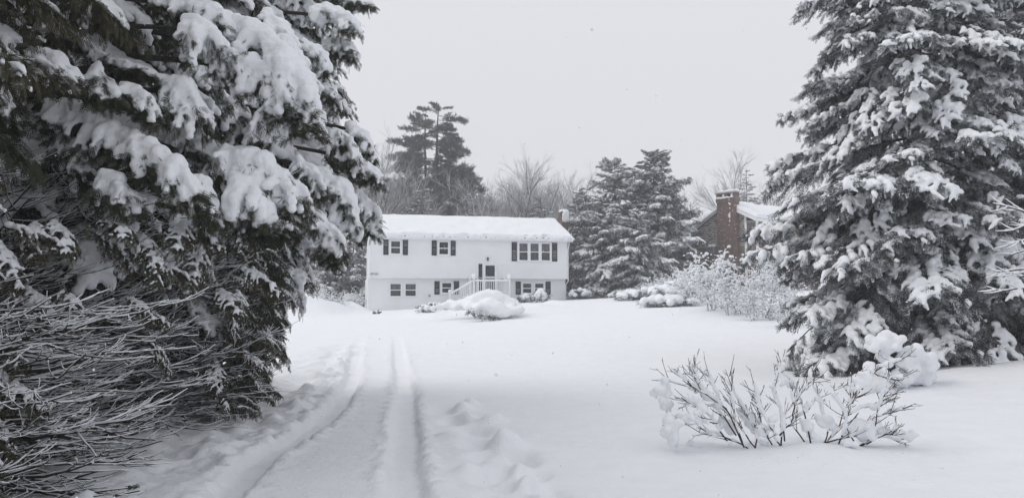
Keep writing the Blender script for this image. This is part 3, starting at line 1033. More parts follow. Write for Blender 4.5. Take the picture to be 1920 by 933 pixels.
def split_bare(seed, **k):
    """a bare tree as trunk and crown meshes"""
    m = bare_tree(seed, **k)
    a, b = MB(), MB()
    a.v, a.f, a.n = m.v, [m.f[0]], m.n
    b.v, b.f, b.n = m.v, m.f[1:], m.n
    return trim(a).mesh("trunk", [M_TWIG], True), trim(b).mesh("crown", [M_TWIG], True)


def trim(m):
    v = np.concatenate(m.v)
    o = MB()
    used = np.unique(np.concatenate([f.ravel() for f, q in m.f]))
    idx = np.full(len(v), -1); idx[used] = np.arange(len(used))
    o.v, o.n = [v[used]], len(used)
    o.f = [(idx[f], q) for f, q in m.f]
    return o


BT = [split_bare(500 + k, H=11, kids=(13, 8, 5, 4), levels=5, spread=(.5, .6, .42, .55)[k], r0=.15) for k in range(4)]

FARB = [spruce_bough(430 + k, 3.0, .75, M_FARNEEDLE, (SF_V, SF_F), .26, .14, (.2, .3, .12)[k % 3], .048, 1.1, .42) for k in range(5)]
FARD = [spruce_bough(440 + k, 3.0, .25, M_FARNEEDLE, (SF_V, SF_F), .30, .14, (.15, .25)[k % 2], .06, 1.2, .38) for k in range(3)]
def pine_bough(seed, L=4.0):
    """long limb with plumes of needles standing on its outer twigs"""
    r = np.random.default_rng(seed)
    fol = MB()
    t = np.linspace(0, 1, 10)
    ph = r.uniform(0, 6)
    limb = np.stack([L * t, .05 * L * np.sin(3 * t + ph), L * (.02 * t + .10 * t * t * r.uniform(-.6, 1)) + .02 * L * np.sin(6 * t + ph)], -1)
    fol.tube(limb, .012 * L * (1.05 - .9 * t), 4, 1)
    pos, dr = [], []
    for k in range(20):
        t0 = r.uniform(.25, 1)
        b = interp_path(limb, t0)
        a = math.radians(r.uniform(20, 65)) * r.choice([-1, 1])
        ln = L * r.uniform(.12, .30) * (1.2 - .5 * t0)
        tip = b + ln * np.array([math.cos(a), math.sin(a), r.uniform(-.15, .35)])
        fol.tube(np.array([b, (b + tip) / 2, tip]), [.016, .011, .006], 3, 1, False)
        for q in range(r.integers(3, 6)):
            c = b + (tip - b) * r.uniform(.2, 1.05)
            n = 3
            d = (tip - b) / ln * .7 + np.array([0, 0, .35]) + r.normal(0, .55, (n, 3))
            pos.append(np.broadcast_to(c, (n, 3)) + r.normal(0, .05, (n, 3))); dr.append(d)
    pos, dr = np.concatenate(pos), np.concatenate(dr)
    fol.scatter(SG_V, SG_F, frames(dr, r, 2) * r.uniform(.35, .6, len(pos))[:, None, None], pos)
    return fol.mesh("pine_bough", [M_PINENEEDLE, M_SBARK]), None, L


PINB = [pine_bough(450 + k) for k in range(7)]


def at(px, py_base, depth):
    p = P(px, py_base, depth)
    return np.array([p[0], depth, gz(p[0], depth)])


def ht(px, top, base):
    return P(px, top, base[1])[2] - base[2]


# trees right of the white house
RT = [("broad snowy pine just past the small chimney of the white house", 1098, 352, 64, 3.6, 130, FARB),
      ("tall loose snowy pine between the white house and the dark pointed spruce", 1155, 306, 61, 4.6, 180, FARB),
      ("dark pointed spruce, tallest of the trees between the two houses", 1228, 284, 61, 4.5, 240, FARD + FARB[:1]),
      ("short snowy conifer in front of the dark pointed spruce", 1196, 390, 56, 3.4, 110, FARB),
      ("mid height snowy conifer between the broad pine and the tall loose pine", 1128, 372, 57, 3.0, 100, FARB),
      ("conifer whose dark shoulder fills the right flank of the pointed spruce", 1252, 352, 63, 3.2, 120, FARD),
      ("full round topped conifer filling the gap between the loose pine and the pointed spruce", 1188, 322, 64, 4.2, 150, FARB + FARD[:1]),
      ("low broad snowy evergreen in the corner beside the white house", 1114, 425, 57.5, 2.4, 90, FARB),
      ("slim snowy conifer beside the gable of the brown house", 1270, 405, 62, 1.8, 60, FARD)]
for k, (lb, px, top, d, R, n, vs_) in enumerate(RT):
    b = at(px, 560, d)
    conifer("conifer_tree", lb, b, ht(px, top, b), R, n, vs_, 60 + k, None, .5, .52, .30, -.40, zpow=.95, wild=.24)

# tall white pine behind the house
pb = at(812, 560, 78)
H = ht(812, 194, pb)
pt = thing("pine_tree", "tall two-stemmed white pine rising behind the white house roof", "tree", pb)
rp_ = random.Random(9)
for (dx, hh, rr) in ((-.9, .95, .34), (.5, 1.0, .38)):
    m = MB()
    s = np.linspace(0, 1, 12)
    m.tube(np.stack([dx * s ** .5 + .15 * np.sin(6 * s), 0 * s, -.3 + (H * hh + .3) * s], -1), rr * (1.1 - s), 8)
    put("trunk", m.mesh("trunk", [M_SBARK], True), pt)
    n = 74
    for k in range(n):
        u = .30 + .69 * (k + rp_.random()) / n
        Lr = np.interp(u, [.3, .45, .6, .75, .9, .97, 1.0], [3.6, 6.3, 5.4, 3.7, 3.0, 2.0, 1.0]) * rp_.uniform(.45, 1.15)
        a = rp_.uniform(0, 6.28)
        # the right side hangs longer and lower, as in the photo
        c = math.cos(a)
        pit = (.28 if c > 0 else .02) - .45 * max(0, u - .72) * 2 + rp_.uniform(-.16, .16)
        if c > 0 and u < .75: Lr *= 1.15
        v = rp_.choice(PINB)
        add_bough(pt, v, (dx * u ** .5, 0, H * hh * u), a, pit, rp_.uniform(-.5, .5), Lr / v[2])

BG = "leafless trees behind the houses"
BTS = [("leafless tree with fine twigs left of the tall white pine", 716, 272, 72, 0), ("leafless tree in front of the tall white pine, left side", 752, 312, 70, 1),
       ("wide leafless tree right of the tall white pine", 905, 326, 72, 1), ("leafless tree above the middle of the white roof", 975, 345, 74, 3),
       ("rounded leafless tree tallest above the right half of the white roof", 1033, 296, 76, 0), ("leafless tree behind the small chimney of the white house", 1078, 345, 74, 2),
       ("leafless tree rising behind the brick chimney of the brown house", 1352, 300, 88, 2), ("small leafless tree left of the brick chimney", 1318, 352, 84, 1),
       ("leafless tree right of the brick chimney beside the huge spruce", 1440, 335, 88, 3), ("leafless tree half hidden behind the snowy cedar tips", 690, 300, 76, 3),
       ("leafless tree against the lower trunk of the tall white pine", 800, 335, 71, 3), ("small leafless tree just right of the white pine trunk", 858, 345, 69, 0),
       ("slim leafless tree above the front door side of the roof", 958, 332, 78, 2), ("leafless tree close left of the tallest rounded bare tree", 1000, 322, 73, 1), ("low leafless tree right of the tallest rounded bare tree", 1060, 338, 70, 3),
       ("pale frosted bare tree low behind the left end of the roof", 735, 345, 86, 1), ("frosted bare tree showing between the two stems of the white pine", 770, 350, 88, 2), ("frosted bare tree right behind the white pine", 835, 340, 90, 0),
       ("frosted bare tree behind the roof over the second upper window", 885, 350, 84, 3), ("frosted bare tree behind the roof over the front door", 922, 345, 88, 1), ("frosted bare tree behind the wide gap left of the tallest bare tree", 985, 345, 88, 2),
       ("frosted bare tree behind the tallest bare tree", 1018, 335, 90, 1), ("frosted bare tree left of the small chimney", 1050, 330, 88, 3), ("frosted bare tree behind the broad snowy pine", 1100, 335, 88, 0),
       ("short leafless tree between the wide bare tree and the middle one", 940, 362, 70, 2)]
for k, (lb, px, top, d, vi) in enumerate(BTS):
    b = at(px, 560, d)
    hh = ht(px, top, b) * 1.12
    v = BT[vi]
    zs = max(vv.co.z for vv in v[1].vertices)
    bare_tree_thing(lb, b, v, hh / zs, k * 1.3, BG)
for k, (lb, px, top, d, R, vs_) in enumerate([
        ("low snowy conifer behind the left part of the white roof", 790, 352, 70, 4.2, FARB), ("low snowy conifer behind the middle of the white roof", 875, 362, 71, 3.4, FARB),
        ("low snowy conifer behind the roof left of the small chimney", 1015, 370, 70, 3.4, FARB), ("grey conifer rising behind the ridge of the brown house", 1404, 316, 90, 3.6, FARD),
        ("dense grey conifer at the left end wall of the white house", 662, 415, 66, 3.4, FARD), ("dense grey conifer behind the snow heap left of the white house", 620, 430, 64, 3.4, FARD)]):
    b = at(px, 560, d)
    conifer("conifer_tree", lb, b, ht(px, top, b), R, 90, vs_, 80 + k, None, .5, .65, .25, -.4, zpow=1.0, wild=.2)

# far woods: one mass beyond the gardens
fw = MB()
r = np.random.default_rng(3)
n = 3400
x = r.uniform(-120, 170, n); y = r.uniform(105, 150, n)
tp = 5.5 + 3.5 * vnoise(x * .12, y * .1, 0, 8) + 2 * vnoise(x * .5, y * .2, 0, 9)
z = land(x, y) + r.random(n) * tp
d = np.stack([r.normal(0, .5, n), r.normal(0, .5, n), np.ones(n)], -1)
fw.scatter(SF_V, SF_F, frames(d, r, 3, (1, 0, 0)) * r.uniform(1.5, 3.2, n)[:, None, None], np.stack([x, y, z], -1))
tag(put("far_woods", fw.mesh("far_woods", [M_TWIG])), "hazy grey woods far behind the houses", "woods", kind="stuff")


# ------------------------------------------------------------------ building materials
M_WHITE, n_, b_ = mat("white_siding", (0.80, 0.805, 0.815), .45, .35)
noise_col(n_, b_, (0.83, 0.835, 0.845), (0.875, 0.88, 0.89), .7)
M_TRIM, n_, b_ = mat("white_trim", (0.82, 0.83, 0.85), .4, .35)
noise_col(n_, b_, (0.78, 0.79, 0.81), (0.84, 0.85, 0.87), 2.0)
M_SHUT, n_, b_ = mat("shutter_paint", (0.022, 0.025, 0.033), .5, .25)
noise_col(n_, b_, (0.018, 0.021, 0.028), (0.03, 0.033, 0.042), 6.0)
M_GLASS, n_, b_ = mat("dark_window_glass", (0.02, 0.024, 0.03), .08, .5)
noise_col(n_, b_, (0.012, 0.015, 0.02), (0.05, 0.055, 0.065), 2.5)
M_GLASS2, n_, b_ = mat("curtained_window_glass", (0.08, 0.085, 0.095), .12, .5)
noise_col(n_, b_, (0.045, 0.05, 0.055), (0.12, 0.125, 0.135), 5.0)
M_ROOF, n_, b_ = mat("dark_shingle", (0.06, 0.06, 0.065), .8, .2)
noise_col(n_, b_, (0.04, 0.04, 0.045), (0.085, 0.085, 0.09), 9.0)
M_METAL, n_, b_ = mat("dark_metal", (0.05, 0.05, 0.055), .45, .5)
noise_col(n_, b_, (0.04, 0.04, 0.045), (0.07, 0.07, 0.075), 20.0)
M_GREYM, n_, b_ = mat("grey_metal", (0.35, 0.36, 0.38), .45, .5)
noise_col(n_, b_, (0.3, 0.31, 0.33), (0.4, 0.41, 0.43), 20.0)


def brick_mat(name, a, b, c, scale=1.0):
    m, n, bs = mat(name, a, .85, .2)
    t = n.nodes.new("ShaderNodeTexCoord")
    mp = n.nodes.new("ShaderNodeMapping")
    mp.inputs['Rotation'].default_value = (math.radians(90), 0, 0)
    n.links.new(t.outputs['Object'], mp.inputs[0])
    k = n.nodes.new("ShaderNodeTexBrick")
    k.inputs['Scale'].default_value = scale
    k.inputs['Brick Width'].default_value = .22
    k.inputs['Row Height'].default_value = .075
    k.inputs['Mortar Size'].default_value = .010
    k.inputs['Color1'].default_value = (*a, 1)
    k.inputs['Color2'].default_value = (*b, 1)
    k.inputs['Mortar'].default_value = (*c, 1)
    n.links.new(mp.outputs[0], k.inputs['Vector'])
    # snow blown into the rough faces
    x = n.nodes.new("ShaderNodeTexNoise")
    x.inputs['Scale'].default_value = 7.0
    x.inputs['Detail'].default_value = 6.0
    n.links.new(t.outputs['Object'], x.inputs['Vector'])
    mr = n.nodes.new("ShaderNodeMapRange")
    mr.inputs['From Min'].default_value = .60
    mr.inputs['From Max'].default_value = .72
    mr.inputs['To Max'].default_value = .7
    n.links.new(x.outputs['Fac'], mr.inputs['Value'])
    mi = n.nodes.new("ShaderNodeMix"); mi.data_type = 'RGBA'
    n.links.new(mr.outputs[0], mi.inputs['Factor'])
    n.links.new(k.outputs['Color'], mi.inputs['A'])
    mi.inputs['B'].default_value = (.75, .76, .78, 1)
    n.links.new(mi.outputs['Result'], bs.inputs['Base Color'])
    bu = n.nodes.new("ShaderNodeBump"); bu.inputs['Distance'].default_value = .01
    n.links.new(k.outputs['Fac'], bu.inputs['Height']); bu.invert = True
    n.links.new(bu.outputs[0], bs.inputs['Normal'])
    return m


M_BRICK = brick_mat("red_brick", (.155, .082, .064), (.11, .06, .05), (.22, .19, .17))
M_SHINGLE, n_, b_ = mat("weathered_brown_siding", (.12, .105, .09), .85, .2)
noise_col(n_, b_, (.165, .142, .115), (.255, .225, .188), 3.0)


def clap(m, u0, u1, v, z0, z1, step, mt=0, proud=.03, snow_mt=None):
    """lapped boards from z0 to z1 facing -v, from u0 to u1"""
    n = max(1, int(round((z1 - z0) / step)))
    h = (z1 - z0) / n
    for k in range(n):
        a, b = z0 + k * h, z0 + (k + 1) * h
        m.add([(u0, v - proud, a), (u1, v - proud, a), (u1, v, b), (u0, v, b), (u0, v, a), (u1, v, a)], [(0, 1, 2, 3), (4, 5, 1, 0)], mt)


def snow_slab(m, p0, eu, ev, un, T, R, seed, nu=80, nv=24, rag=.0, mt=0):
    """rounded slab of snow lying on the parallelogram p0 + a*eu + b*ev"""
    p0, eu, ev, un = [np.asarray(q, float) for q in (p0, eu, ev, un)]
    lu, lv = np.linalg.norm(eu), np.linalg.norm(ev)
    def ax(n): 
        t = np.linspace(0, 1, n); return .5 - .5 * np.cos(math.pi * t) if n < 40 else .5 * t + .5 * (.5 - .5 * np.cos(math.pi * t))
    a, b = np.meshgrid(ax(nu), ax(nv))
    dist = np.minimum(np.minimum(a, 1 - a) * lu, np.minimum(b, 1 - b) * lv)
    q = np.clip(dist / R, 0, 1)
    th = T * np.sqrt(np.clip(1 - (1 - q) ** 2, 0, 1)) * (1 + .22 * fbm(a * lu * .9, b * lv * .9, 0, seed, 3))
    # ragged rim
    sh = rag * vnoise(a * lu * 3.0, 0.3, 0, seed + 5) * (b < .02)
    top = p0 + a[..., None] * eu + (b + sh / lv)[..., None] * ev + th[..., None] * un + (.006 * un)
    nI = (np.arange(nv - 1)[:, None] * nu + np.arange(nu - 1)[None]).ravel()
    m.add(top.reshape(-1, 3), np.stack([nI, nI + 1, nI + 1 + nu, nI + nu], -1), mt)


# ------------------------------------------------------------------ WHITE HOUSE
HB = D(12.5)
HL = P(693, 560, 51.5)[:2]
E = np.array([math.cos(HB), math.sin(HB)])
NI = np.array([-math.sin(HB), math.cos(HB)])


def hp(px, py, v=0.0):
    d = ray(px, py)
    o = np.array([0, 0, EYE])
    q = HL + NI * v
    t = ((q - o[:2]) @ NI) / (d[:2] @ NI)
    p = o + d * t
    return float((p[:2] - q) @ E), float(p[2])


def z1(zx, zy, v=0.0):
    return hp(660 + zx / 3.886, 380 + zy / 3.886, v)


house = thing("white_house", "white two-storey house with dark shutters and a thick layer of snow on its roof", "house", (HL[0], HL[1], 0), HB)
WID = z1(1568, 400)[0]
ZS = z1(700, 543)[1]         # underside of the upper storey
ZE = z1(700, 262)[1]         # top of the wall
DEP, REC = 8.3, .42
lo_u1 = z1(1552, 600, REC)[0]
lo_u0 = z1(118, 600, REC)[0]


def hpart(name, m, mats, smooth=False, parent=house):
    return put(name, m.mesh(name, mats, smooth), parent)


m = MB()
m.box(.03, WID - .03, .03, DEP, ZS, ZE + .05)
clap(m, 0, WID, 0.0, ZS, ZE, .13)
hpart("upper_wall", m, [M_WHITE])
m = MB()
clap(m, -DEP, 0, 0, ZS, ZE, .13)
o = hpart("side_siding", m, [M_WHITE]); o.rotation_euler = (0, 0, D(-90)); 
m = MB()
m.box(lo_u0 + .03, lo_u1 - .03, REC + .03, DEP - .1, -.4, ZS - .03)
clap(m, lo_u0, lo_u1, REC, -.3, ZS - .03, .115)
hpart("lower_wall", m, [M_WHITE])
m = MB()
clap(m, -(DEP - .1), -REC, lo_u0, -.3, ZS - .03, .115)
o = hpart("side_siding", m, [M_WHITE]); o.rotation_euler = (0, 0, D(-90))
m = MB(); m.box(-.03, WID + .03, -.035, .12, ZS - .07, ZS + .03); hpart("sill_board", m, [M_TRIM])
m = MB(); m.box(-.02, WID + .02, .12, REC + .03, ZS - .03, ZS - .005); hpart("soffit", m, [M_TRIM])
for u in (-.02, WID - .08):
    m = MB(); m.box(u, u + .10, -.03, .09, ZS + .03, ZE); hpart("corner_board", m, [M_TRIM])
for u in (lo_u0 - .02, lo_u1 - .08):
    m = MB(); m.box(u, u + .10, REC - .03, REC + .09, -.3, ZS - .08); hpart("corner_board", m, [M_TRIM])
# roof
OV, PIT = .42, None
ridge_v = DEP / 2
zr_ = z1(800, 100, ridge_v)[1] - .26
ze_ = ZE + .10
sl_ = (zr_ - ze_) / (ridge_v + OV)
RO = .30
m = MB()
for (va, za, vb, zb) in ((-OV, ze_, ridge_v, zr_), (DEP + OV, ze_, ridge_v, zr_)):
    v8 = []
    for (u, v, z) in ((-RO, va, za), (WID + RO, va, za), (WID + RO, vb, zb), (-RO, vb, zb)):
        v8 += [(u, v, z), (u, v, z - .12)]
    m.add(v8, [(0, 2, 4, 6), (1, 7, 5, 3), (0, 1, 3, 2), (6, 7, 1, 0), (2, 3, 5, 4)])
roof = hpart("roof", m, [M_ROOF])
m = MB()
for u in (.0, WID):
    m.add([(u, .02, ZE - .02), (u, DEP, ZE - .02), (u, ridge_v, zr_ - .1)], [(0, 1, 2)])
hpart("gable", m, [M_WHITE])
m = MB(); m.box(-RO, WID + RO, -OV - .02, -OV + .03, ze_ - .22, ze_ - .02); hpart("fascia", m, [M_TRIM], parent=roof)
m = MB(); m.box(-RO + .01, WID + RO - .01, -OV + .03, -.02, ze_ - .21, ze_ - .17); hpart("eave_soffit", m, [M_TRIM], parent=roof)
m = MB()
t = np.linspace(-RO - .02, WID + RO + .02, 40)
m.box(-RO - .02, WID + RO + .02, -OV - .13, -OV - .02, ze_ - .14, ze_ - .03)
hpart("gutter", m, [M_TRIM], parent=roof)
for (u) in (-RO, WID + RO - .02):
    m = MB()
    m.add([(u - .02, -OV, ze_ + .01), (u + .04, -OV, ze_ + .01), (u + .04, ridge_v, zr_ + .01), (u - .02, ridge_v, zr_ + .01),
           (u - .02, -OV, ze_ - .2), (u + .04, -OV, ze_ - .2), (u + .04, ridge_v, zr_ - .2), (u - .02, ridge_v, zr_ - .2)],
          [(0, 1, 2, 3), (4, 7, 6, 5), (0, 4, 5, 1), (1, 5, 6, 2), (0, 3, 7, 4)])
    hpart("rake_board", m, [M_TRIM], parent=roof)
un = np.array([0, -sl_, 1]) / math.hypot(1, sl_)
m = MB()
rl = ridge_v + OV
snow_slab(m, (-RO - .04, -OV - .08, ze_ - .0), (WID + 2 * RO + .08, 0, 0), (0, rl + .08 + .22, sl_ * (rl + .08 + .22)), un, .25, .20, 71, 170, 36, .16)
hpart("snow", m, [M_SNOW], True, roof)
m = MB()
un2 = np.array([0, sl_, 1]) / math.hypot(1, sl_)
snow_slab(m, (-RO - .04, DEP + OV + .08, ze_), (WID + 2 * RO + .08, 0, 0), (0, -(rl + .30), sl_ * (rl + .30)), un2, .28, .22, 72, 60, 16, .1)
hpart("snow", m, [M_SNOW], True, roof)
# scalloped lumps along the eave
m = MB()
r = np.random.default_rng(8)
u = -RO
while u < WID + RO:
    w = r.uniform(.16, .42)
    m.ball((u + w / 2, -OV - .10 + r.uniform(-.02, .03), ze_ + r.uniform(-.04, .02)), 1, 0, (w * .50, .09, r.uniform(.05, .10)))
    u += w * r.uniform(.9, 1.25)
put("eave_snow", remesh(m, "eave_snow", .035, [M_SNOW], 2), roof)
m = MB()
m.tube([(WID + .02, -OV - .06, ze_ - .16), (WID + .05, -.2, ze_ - .55), (WID + .06, -.04, ze_ - .75), (WID + .06, -.03, ZS - .2), (lo_u1 + .05, REC - .05, ZS - .5), (lo_u1 + .05, REC - .05, .6)], .04, 6)
hpart("downspout", m, [M_TRIM], True)


def hwindow(x0, y0, x1, y1, panes, v, trimw=.085, curtain=False, sashes=2):
    """frame in photo detail coordinates; panes = list of (x0, x1) pairs of glass"""
    u0, za = z1(x0, y1, v)
    u1, zb = z1(x1, y0, v)
    f = MB()
    d0, d1 = v - .07, v - .005
    f.box(u0, u1, d0, d1, zb - trimw, zb)
    f.box(u0 - .03, u1 + .03, d0 - .03, d1, za - .01, za + trimw * .8)
    xs = [u0]
    gl = []
    for (a, b) in panes:
        ga, gb = z1(a, y0, v)[0], z1(b, y0, v)[0]
        gl.append((ga, gb)); xs += [ga, gb]
    xs.append(u1)
    for k in range(0, len(xs), 2):
        f.box(xs[k], xs[k + 1], d0, d1, za + trimw * .8, zb - trimw)
    w = hpart("window", f, [M_TRIM])
    zz0, zz1 = za + trimw * .8, zb - trimw
    zm = (zz0 + zz1) / 2
    for (ga, gb) in gl:
        s = MB()
        s.box(ga, gb, v - .05, v - .012, zm - .028, zm + .028)
        for (p, q) in ((ga, ga + .03), (gb - .03, gb)):
            s.box(p, q, v - .046, v - .012, zz0, zm - .028); s.box(p, q, v - .046, v - .012, zm + .028, zz1)
        s.box(ga + .03, gb - .03, v - .046, v - .012, zz0, zz0 + .035); s.box(ga + .03, gb - .03, v - .046, v - .012, zz1 - .03, zz1)
        hpart("sash", s, [M_TRIM], parent=w)
        for (p, q, ct) in ((zz0 + .035, zm - .028, False), (zm + .028, zz1 - .03, curtain)):
            g = MB(); g.box(ga + .03, gb - .03, v - .030, v - .012, p, q)
            hpart("pane", g, [M_GLASS2 if ct else M_GLASS], parent=w)
    s = MB()
    c, rd = [], []
    for uu in np.arange(u0, u1, .03):
        c.append((uu, v - .075, za + trimw * .8 + .01)); rd.append(.042 + .012 * vnoise(uu * 4, v, 0, int(x0)))
    s.balls(c, rd, (1, .9, .9))
    put("snow", remesh(s, "sill_snow", .02, [M_SNOW], 2), w)
    return w


def shutter(x0, y0, x1, y1, v):
    u0, za = z1(x0, y1, v); u1, zb = z1(x1, y0, v)
    f = MB()
    f.box(u0, u0 + .05, v - .055, v - .016, za, zb); f.box(u1 - .05, u1, v - .055, v - .016, za, zb)
    for (p, q) in ((za, za + .08), ((za + zb) / 2 - .035, (za + zb) / 2 + .035), (zb - .06, zb)):
        f.box(u0 + .05, u1 - .05, v - .053, v - .016, p, q)
    s = hpart("shutter", f, [M_SHUT])
    lv = MB()
    n = int((zb - za - .14) / .06)
    for k in range(n):
        z = za + .08 + k * (zb - za - .14) / n
        if abs(z + .02 - (za + zb) / 2) < .05: continue
        lv.add([(u0 + .05, v - .046, z), (u1 - .05, v - .046, z), (u1 - .05, v - .022, z + .055), (u0 + .05, v - .022, z + .055), (u0 + .05, v - .02, z), (u1 - .05, v - .02, z)], [(0, 1, 2, 3), (0, 4, 5, 1)])
    lo = hpart("louvers", lv, [M_SHUT], parent=s)


hwindow(272, 270, 362, 380, [(283, 353)], 0)
shutter(228, 268, 266, 378, 0); shutter(370, 271, 408, 380, 0)
hwindow(622, 276, 712, 385, [(634, 702)], 0)
shutter(580, 275, 617, 383, 0); shutter(719, 278, 755, 384, 0)
hwindow(1205, 288, 1452, 428, [(1216, 1281), (1297, 1361), (1378, 1442)], 0, curtain=True)
shutter(1163, 287, 1200, 425, 0); shutter(1457, 292, 1494, 427, 0)
hwindow(270, 583, 365, 686, [(278, 358)], REC, .05, True); hwindow(381, 583, 474, 686, [(388, 467)], REC, .05, True)
hwindow(645, 573, 735, 664, [(655, 725)], REC)
shutter(600, 570, 638, 667, REC); shutter(742, 570, 779, 667, REC)
hwindow(1232, 577, 1315, 666, [(1243, 1307)], REC); hwindow(1322, 577, 1406, 666, [(1331, 1396)], REC)
shutter(1192, 573, 1228, 668, REC); shutter(1410, 573, 1446, 668, REC)
# front door with a side light
ud0, zd1 = z1(912, 437); ud1, _ = z1(1058, 437)
zd0 = zd1 - 2.22
f = MB()
g0, g1 = z1(920, 500)[0], z1(949, 500)[0]
s0, s1 = z1(960, 500)[0], z1(1050, 500)[0]
f.box(ud0, ud1, -.08, -.005, zd1 - .07, zd1)
for (a, b) in ((ud0, g0), (g1, s0), (s1, ud1)): f.box(a, b, -.08, -.005, zd0, zd1 - .07)
f.box(g0, g1, -.075, -.005, zd0, zd0 + .25)
dr_ = hpart("door_frame", f, [M_TRIM])
g = MB(); g.box(g0, g1, -.035, -.012, zd0 + .25, zd1 - .07); hpart("side_light", g, [M_GLASS], parent=dr_)
f = MB()
f.box(s0, s0 + .11, -.07, -.012, zd0, zd1 - .07); f.box(s1 - .11, s1, -.07, -.012, zd0, zd1 - .07)
f.box(s0 + .11, s1 - .11, -.07, -.012, zd1 - .18, zd1 - .07); f.box(s0 + .11, s1 - .11, -.07, -.012, zd0, zd0 + .22); f.box(s0 + .11, s1 - .11, -.068, -.012, zd1 - 1.02, zd1 - .96)
dd = hpart("storm_door", f, [M_TRIM])
g = MB(); g.box(s0 + .11, s1 - .11, -.035, -.012, zd0 + .22, zd1 - 1.02); hpart("pane", g, [M_GLASS], parent=dd)
g = MB(); g.box(s0 + .11, s1 - .11, -.035, -.012, zd1 - .96, zd1 - .18); hpart("pane", g, [M_GLASS], parent=dd)
g = MB(); g.box(s0 + .03, s0 + .06, -.11, -.07, zd0 + .95, zd0 + 1.1); hpart("handle", g, [M_METAL], parent=dd)
# lamp above the door
ul, zl = z1(988, 408)
g = MB(); g.box(ul - .05, ul + .05, -.05, -.016, zl - .10, zl + .10); g.box(ul - .07, ul + .07, -.20, -.05, zl + .03, zl + .08); g.tube([(ul, -.12, zl + .03), (ul, -.12, zl - .14)], [.06, .045], 8)
hpart("porch_lamp", g, [M_METAL])
# twin flood light low on the upper wall, and a vent
ul, zl = z1(162, 516)
for s in (-1, 1):
    g = MB(); g.tube([(ul, -.04, zl), (ul + s * .10, -.08, zl + .02), (ul + s * .22, -.14, zl - .03)], [.03, .04, .075], 8); hpart("flood_light", g, [M_GREYM], True)
ul, zl = z1(563, 676, REC)
g = MB(); g.tube([(ul, REC - .02, zl), (ul, REC - .10, zl - .02)], [.07, .07], 10); g.box(ul - .08, ul + .08, REC - .13, REC - .10, zl - .02, zl + .07); hpart("dryer_vent", g, [M_GREYM])
# chimney behind the right end
uc, zc = z1(1540, 100, 5.2); uc -= .0
cw = .62
m = MB(); m.box(uc - cw / 2, uc + cw / 2, 4.9, 5.7, zc - 4.0, zc + .35); chim = hpart("chimney", m, [M_BRICK])
m = MB()
r = np.random.default_rng(4)
for k in range(26): m.ball((uc + r.uniform(-.22, .34), 5.25 + r.uniform(-.3, .3), zc + .42 + r.uniform(-.04, .06)), r.uniform(.12, .17))
for k in range(70): m.ball((uc + .06 + r.uniform(-.18, .26), 4.88, zc + .40 - .85 * r.random()), r.uniform(.08, .13), 0, (1, .7, 1))
put("snow", remesh(m, "chimney_snow", .045, [M_SNOW], 3), chim)

# ------------------------------------------------------------------ PORCH
PV = -1.75
up0, zt = z1(888, 556, PV); up1, zt2 = z1(1147, 558, PV)
zdk = zt - 1.0
porch = thing("porch", "white wooden porch landing with railings and steps in front of the house door", "porch", (HL[0], HL[1], 0), HB)
m = MB(); m.box(up0 - .06, up1 + .06, PV - .05, -.06, zdk - .22, zdk); put("deck", m.mesh("deck", [M_TRIM]), porch)


def post(u, v, za, zb, capr):
    m = MB(); m.box(u - .06, u + .06, v - .06, v + .06, za, zb); m.box(u - .08, u + .08, v - .08, v + .08, zb, zb + .04)
    o = put("post", m.mesh("post", [M_TRIM]), porch)
    s = MB()
    r = np.random.default_rng(int(abs(u) * 100) + 3)
    for k in range(9): s.ball((u + r.uniform(-.05, .05), v + r.uniform(-.05, .05), zb + .08 + r.uniform(0, capr)), capr * r.uniform(.75, 1))
    put("snow", remesh(s, "post_snow", .035, [M_SNOW], 3), o)


def rail(p, q, h=.92, gap=.125):
    """p, q: (u, v, z of the floor) ends"""
    p, q = np.array(p, float), np.array(q, float)
    d = q - p
    hd = d[:2] / np.linalg.norm(d[:2]); sd = np.array([-hd[1], hd[0]])
    def bar(z0, z1_, w):
        m = MB()
        v = []
        for e_ in (p, q):
            for zz in (z0, z1_):
                for s in (-w, w): v.append((e_[0] + sd[0] * s, e_[1] + sd[1] * s, e_[2] + zz))
        m.add(v, [(0, 1, 3, 2), (4, 6, 7, 5), (0, 4, 5, 1), (2, 3, 7, 6), (0, 2, 6, 4), (1, 5, 7, 3)])
        return m
    put("hand_rail", bar(h - .06, h, .045).mesh("hand_rail", [M_TRIM]), porch)
    put("foot_rail", bar(.08, .14, .035).mesh("foot_rail", [M_TRIM]), porch)
    ln = np.linalg.norm(d[:2]); n = int(ln / gap)
    bm = MB(); bm.box(-.02, .02, -.02, .02, .13, h - .06)
    bme = bm.mesh("baluster", [M_TRIM])
    for k in range(1, n):
        c = p + d * k / n
        put("baluster", bme, porch, c, (0, 0, math.atan2(hd[1], hd[0])))
    s = MB()
    m_ = max(4, int(ln / .05))
    r = np.random.default_rng(int(abs(p[0] * 31 + q[1] * 17)) + 2)
    c = p[None] + d[None] * np.linspace(.02, .98, m_)[:, None] + np.array([0, 0, h + .025])
    s.balls(c, .055 + .02 * vnoise(np.arange(m_) * .3, 2, 0, 5), (1, 1, .9))
    put("rail_snow", remesh(s, "rail_snow", .028, [M_SNOW], 2), porch)


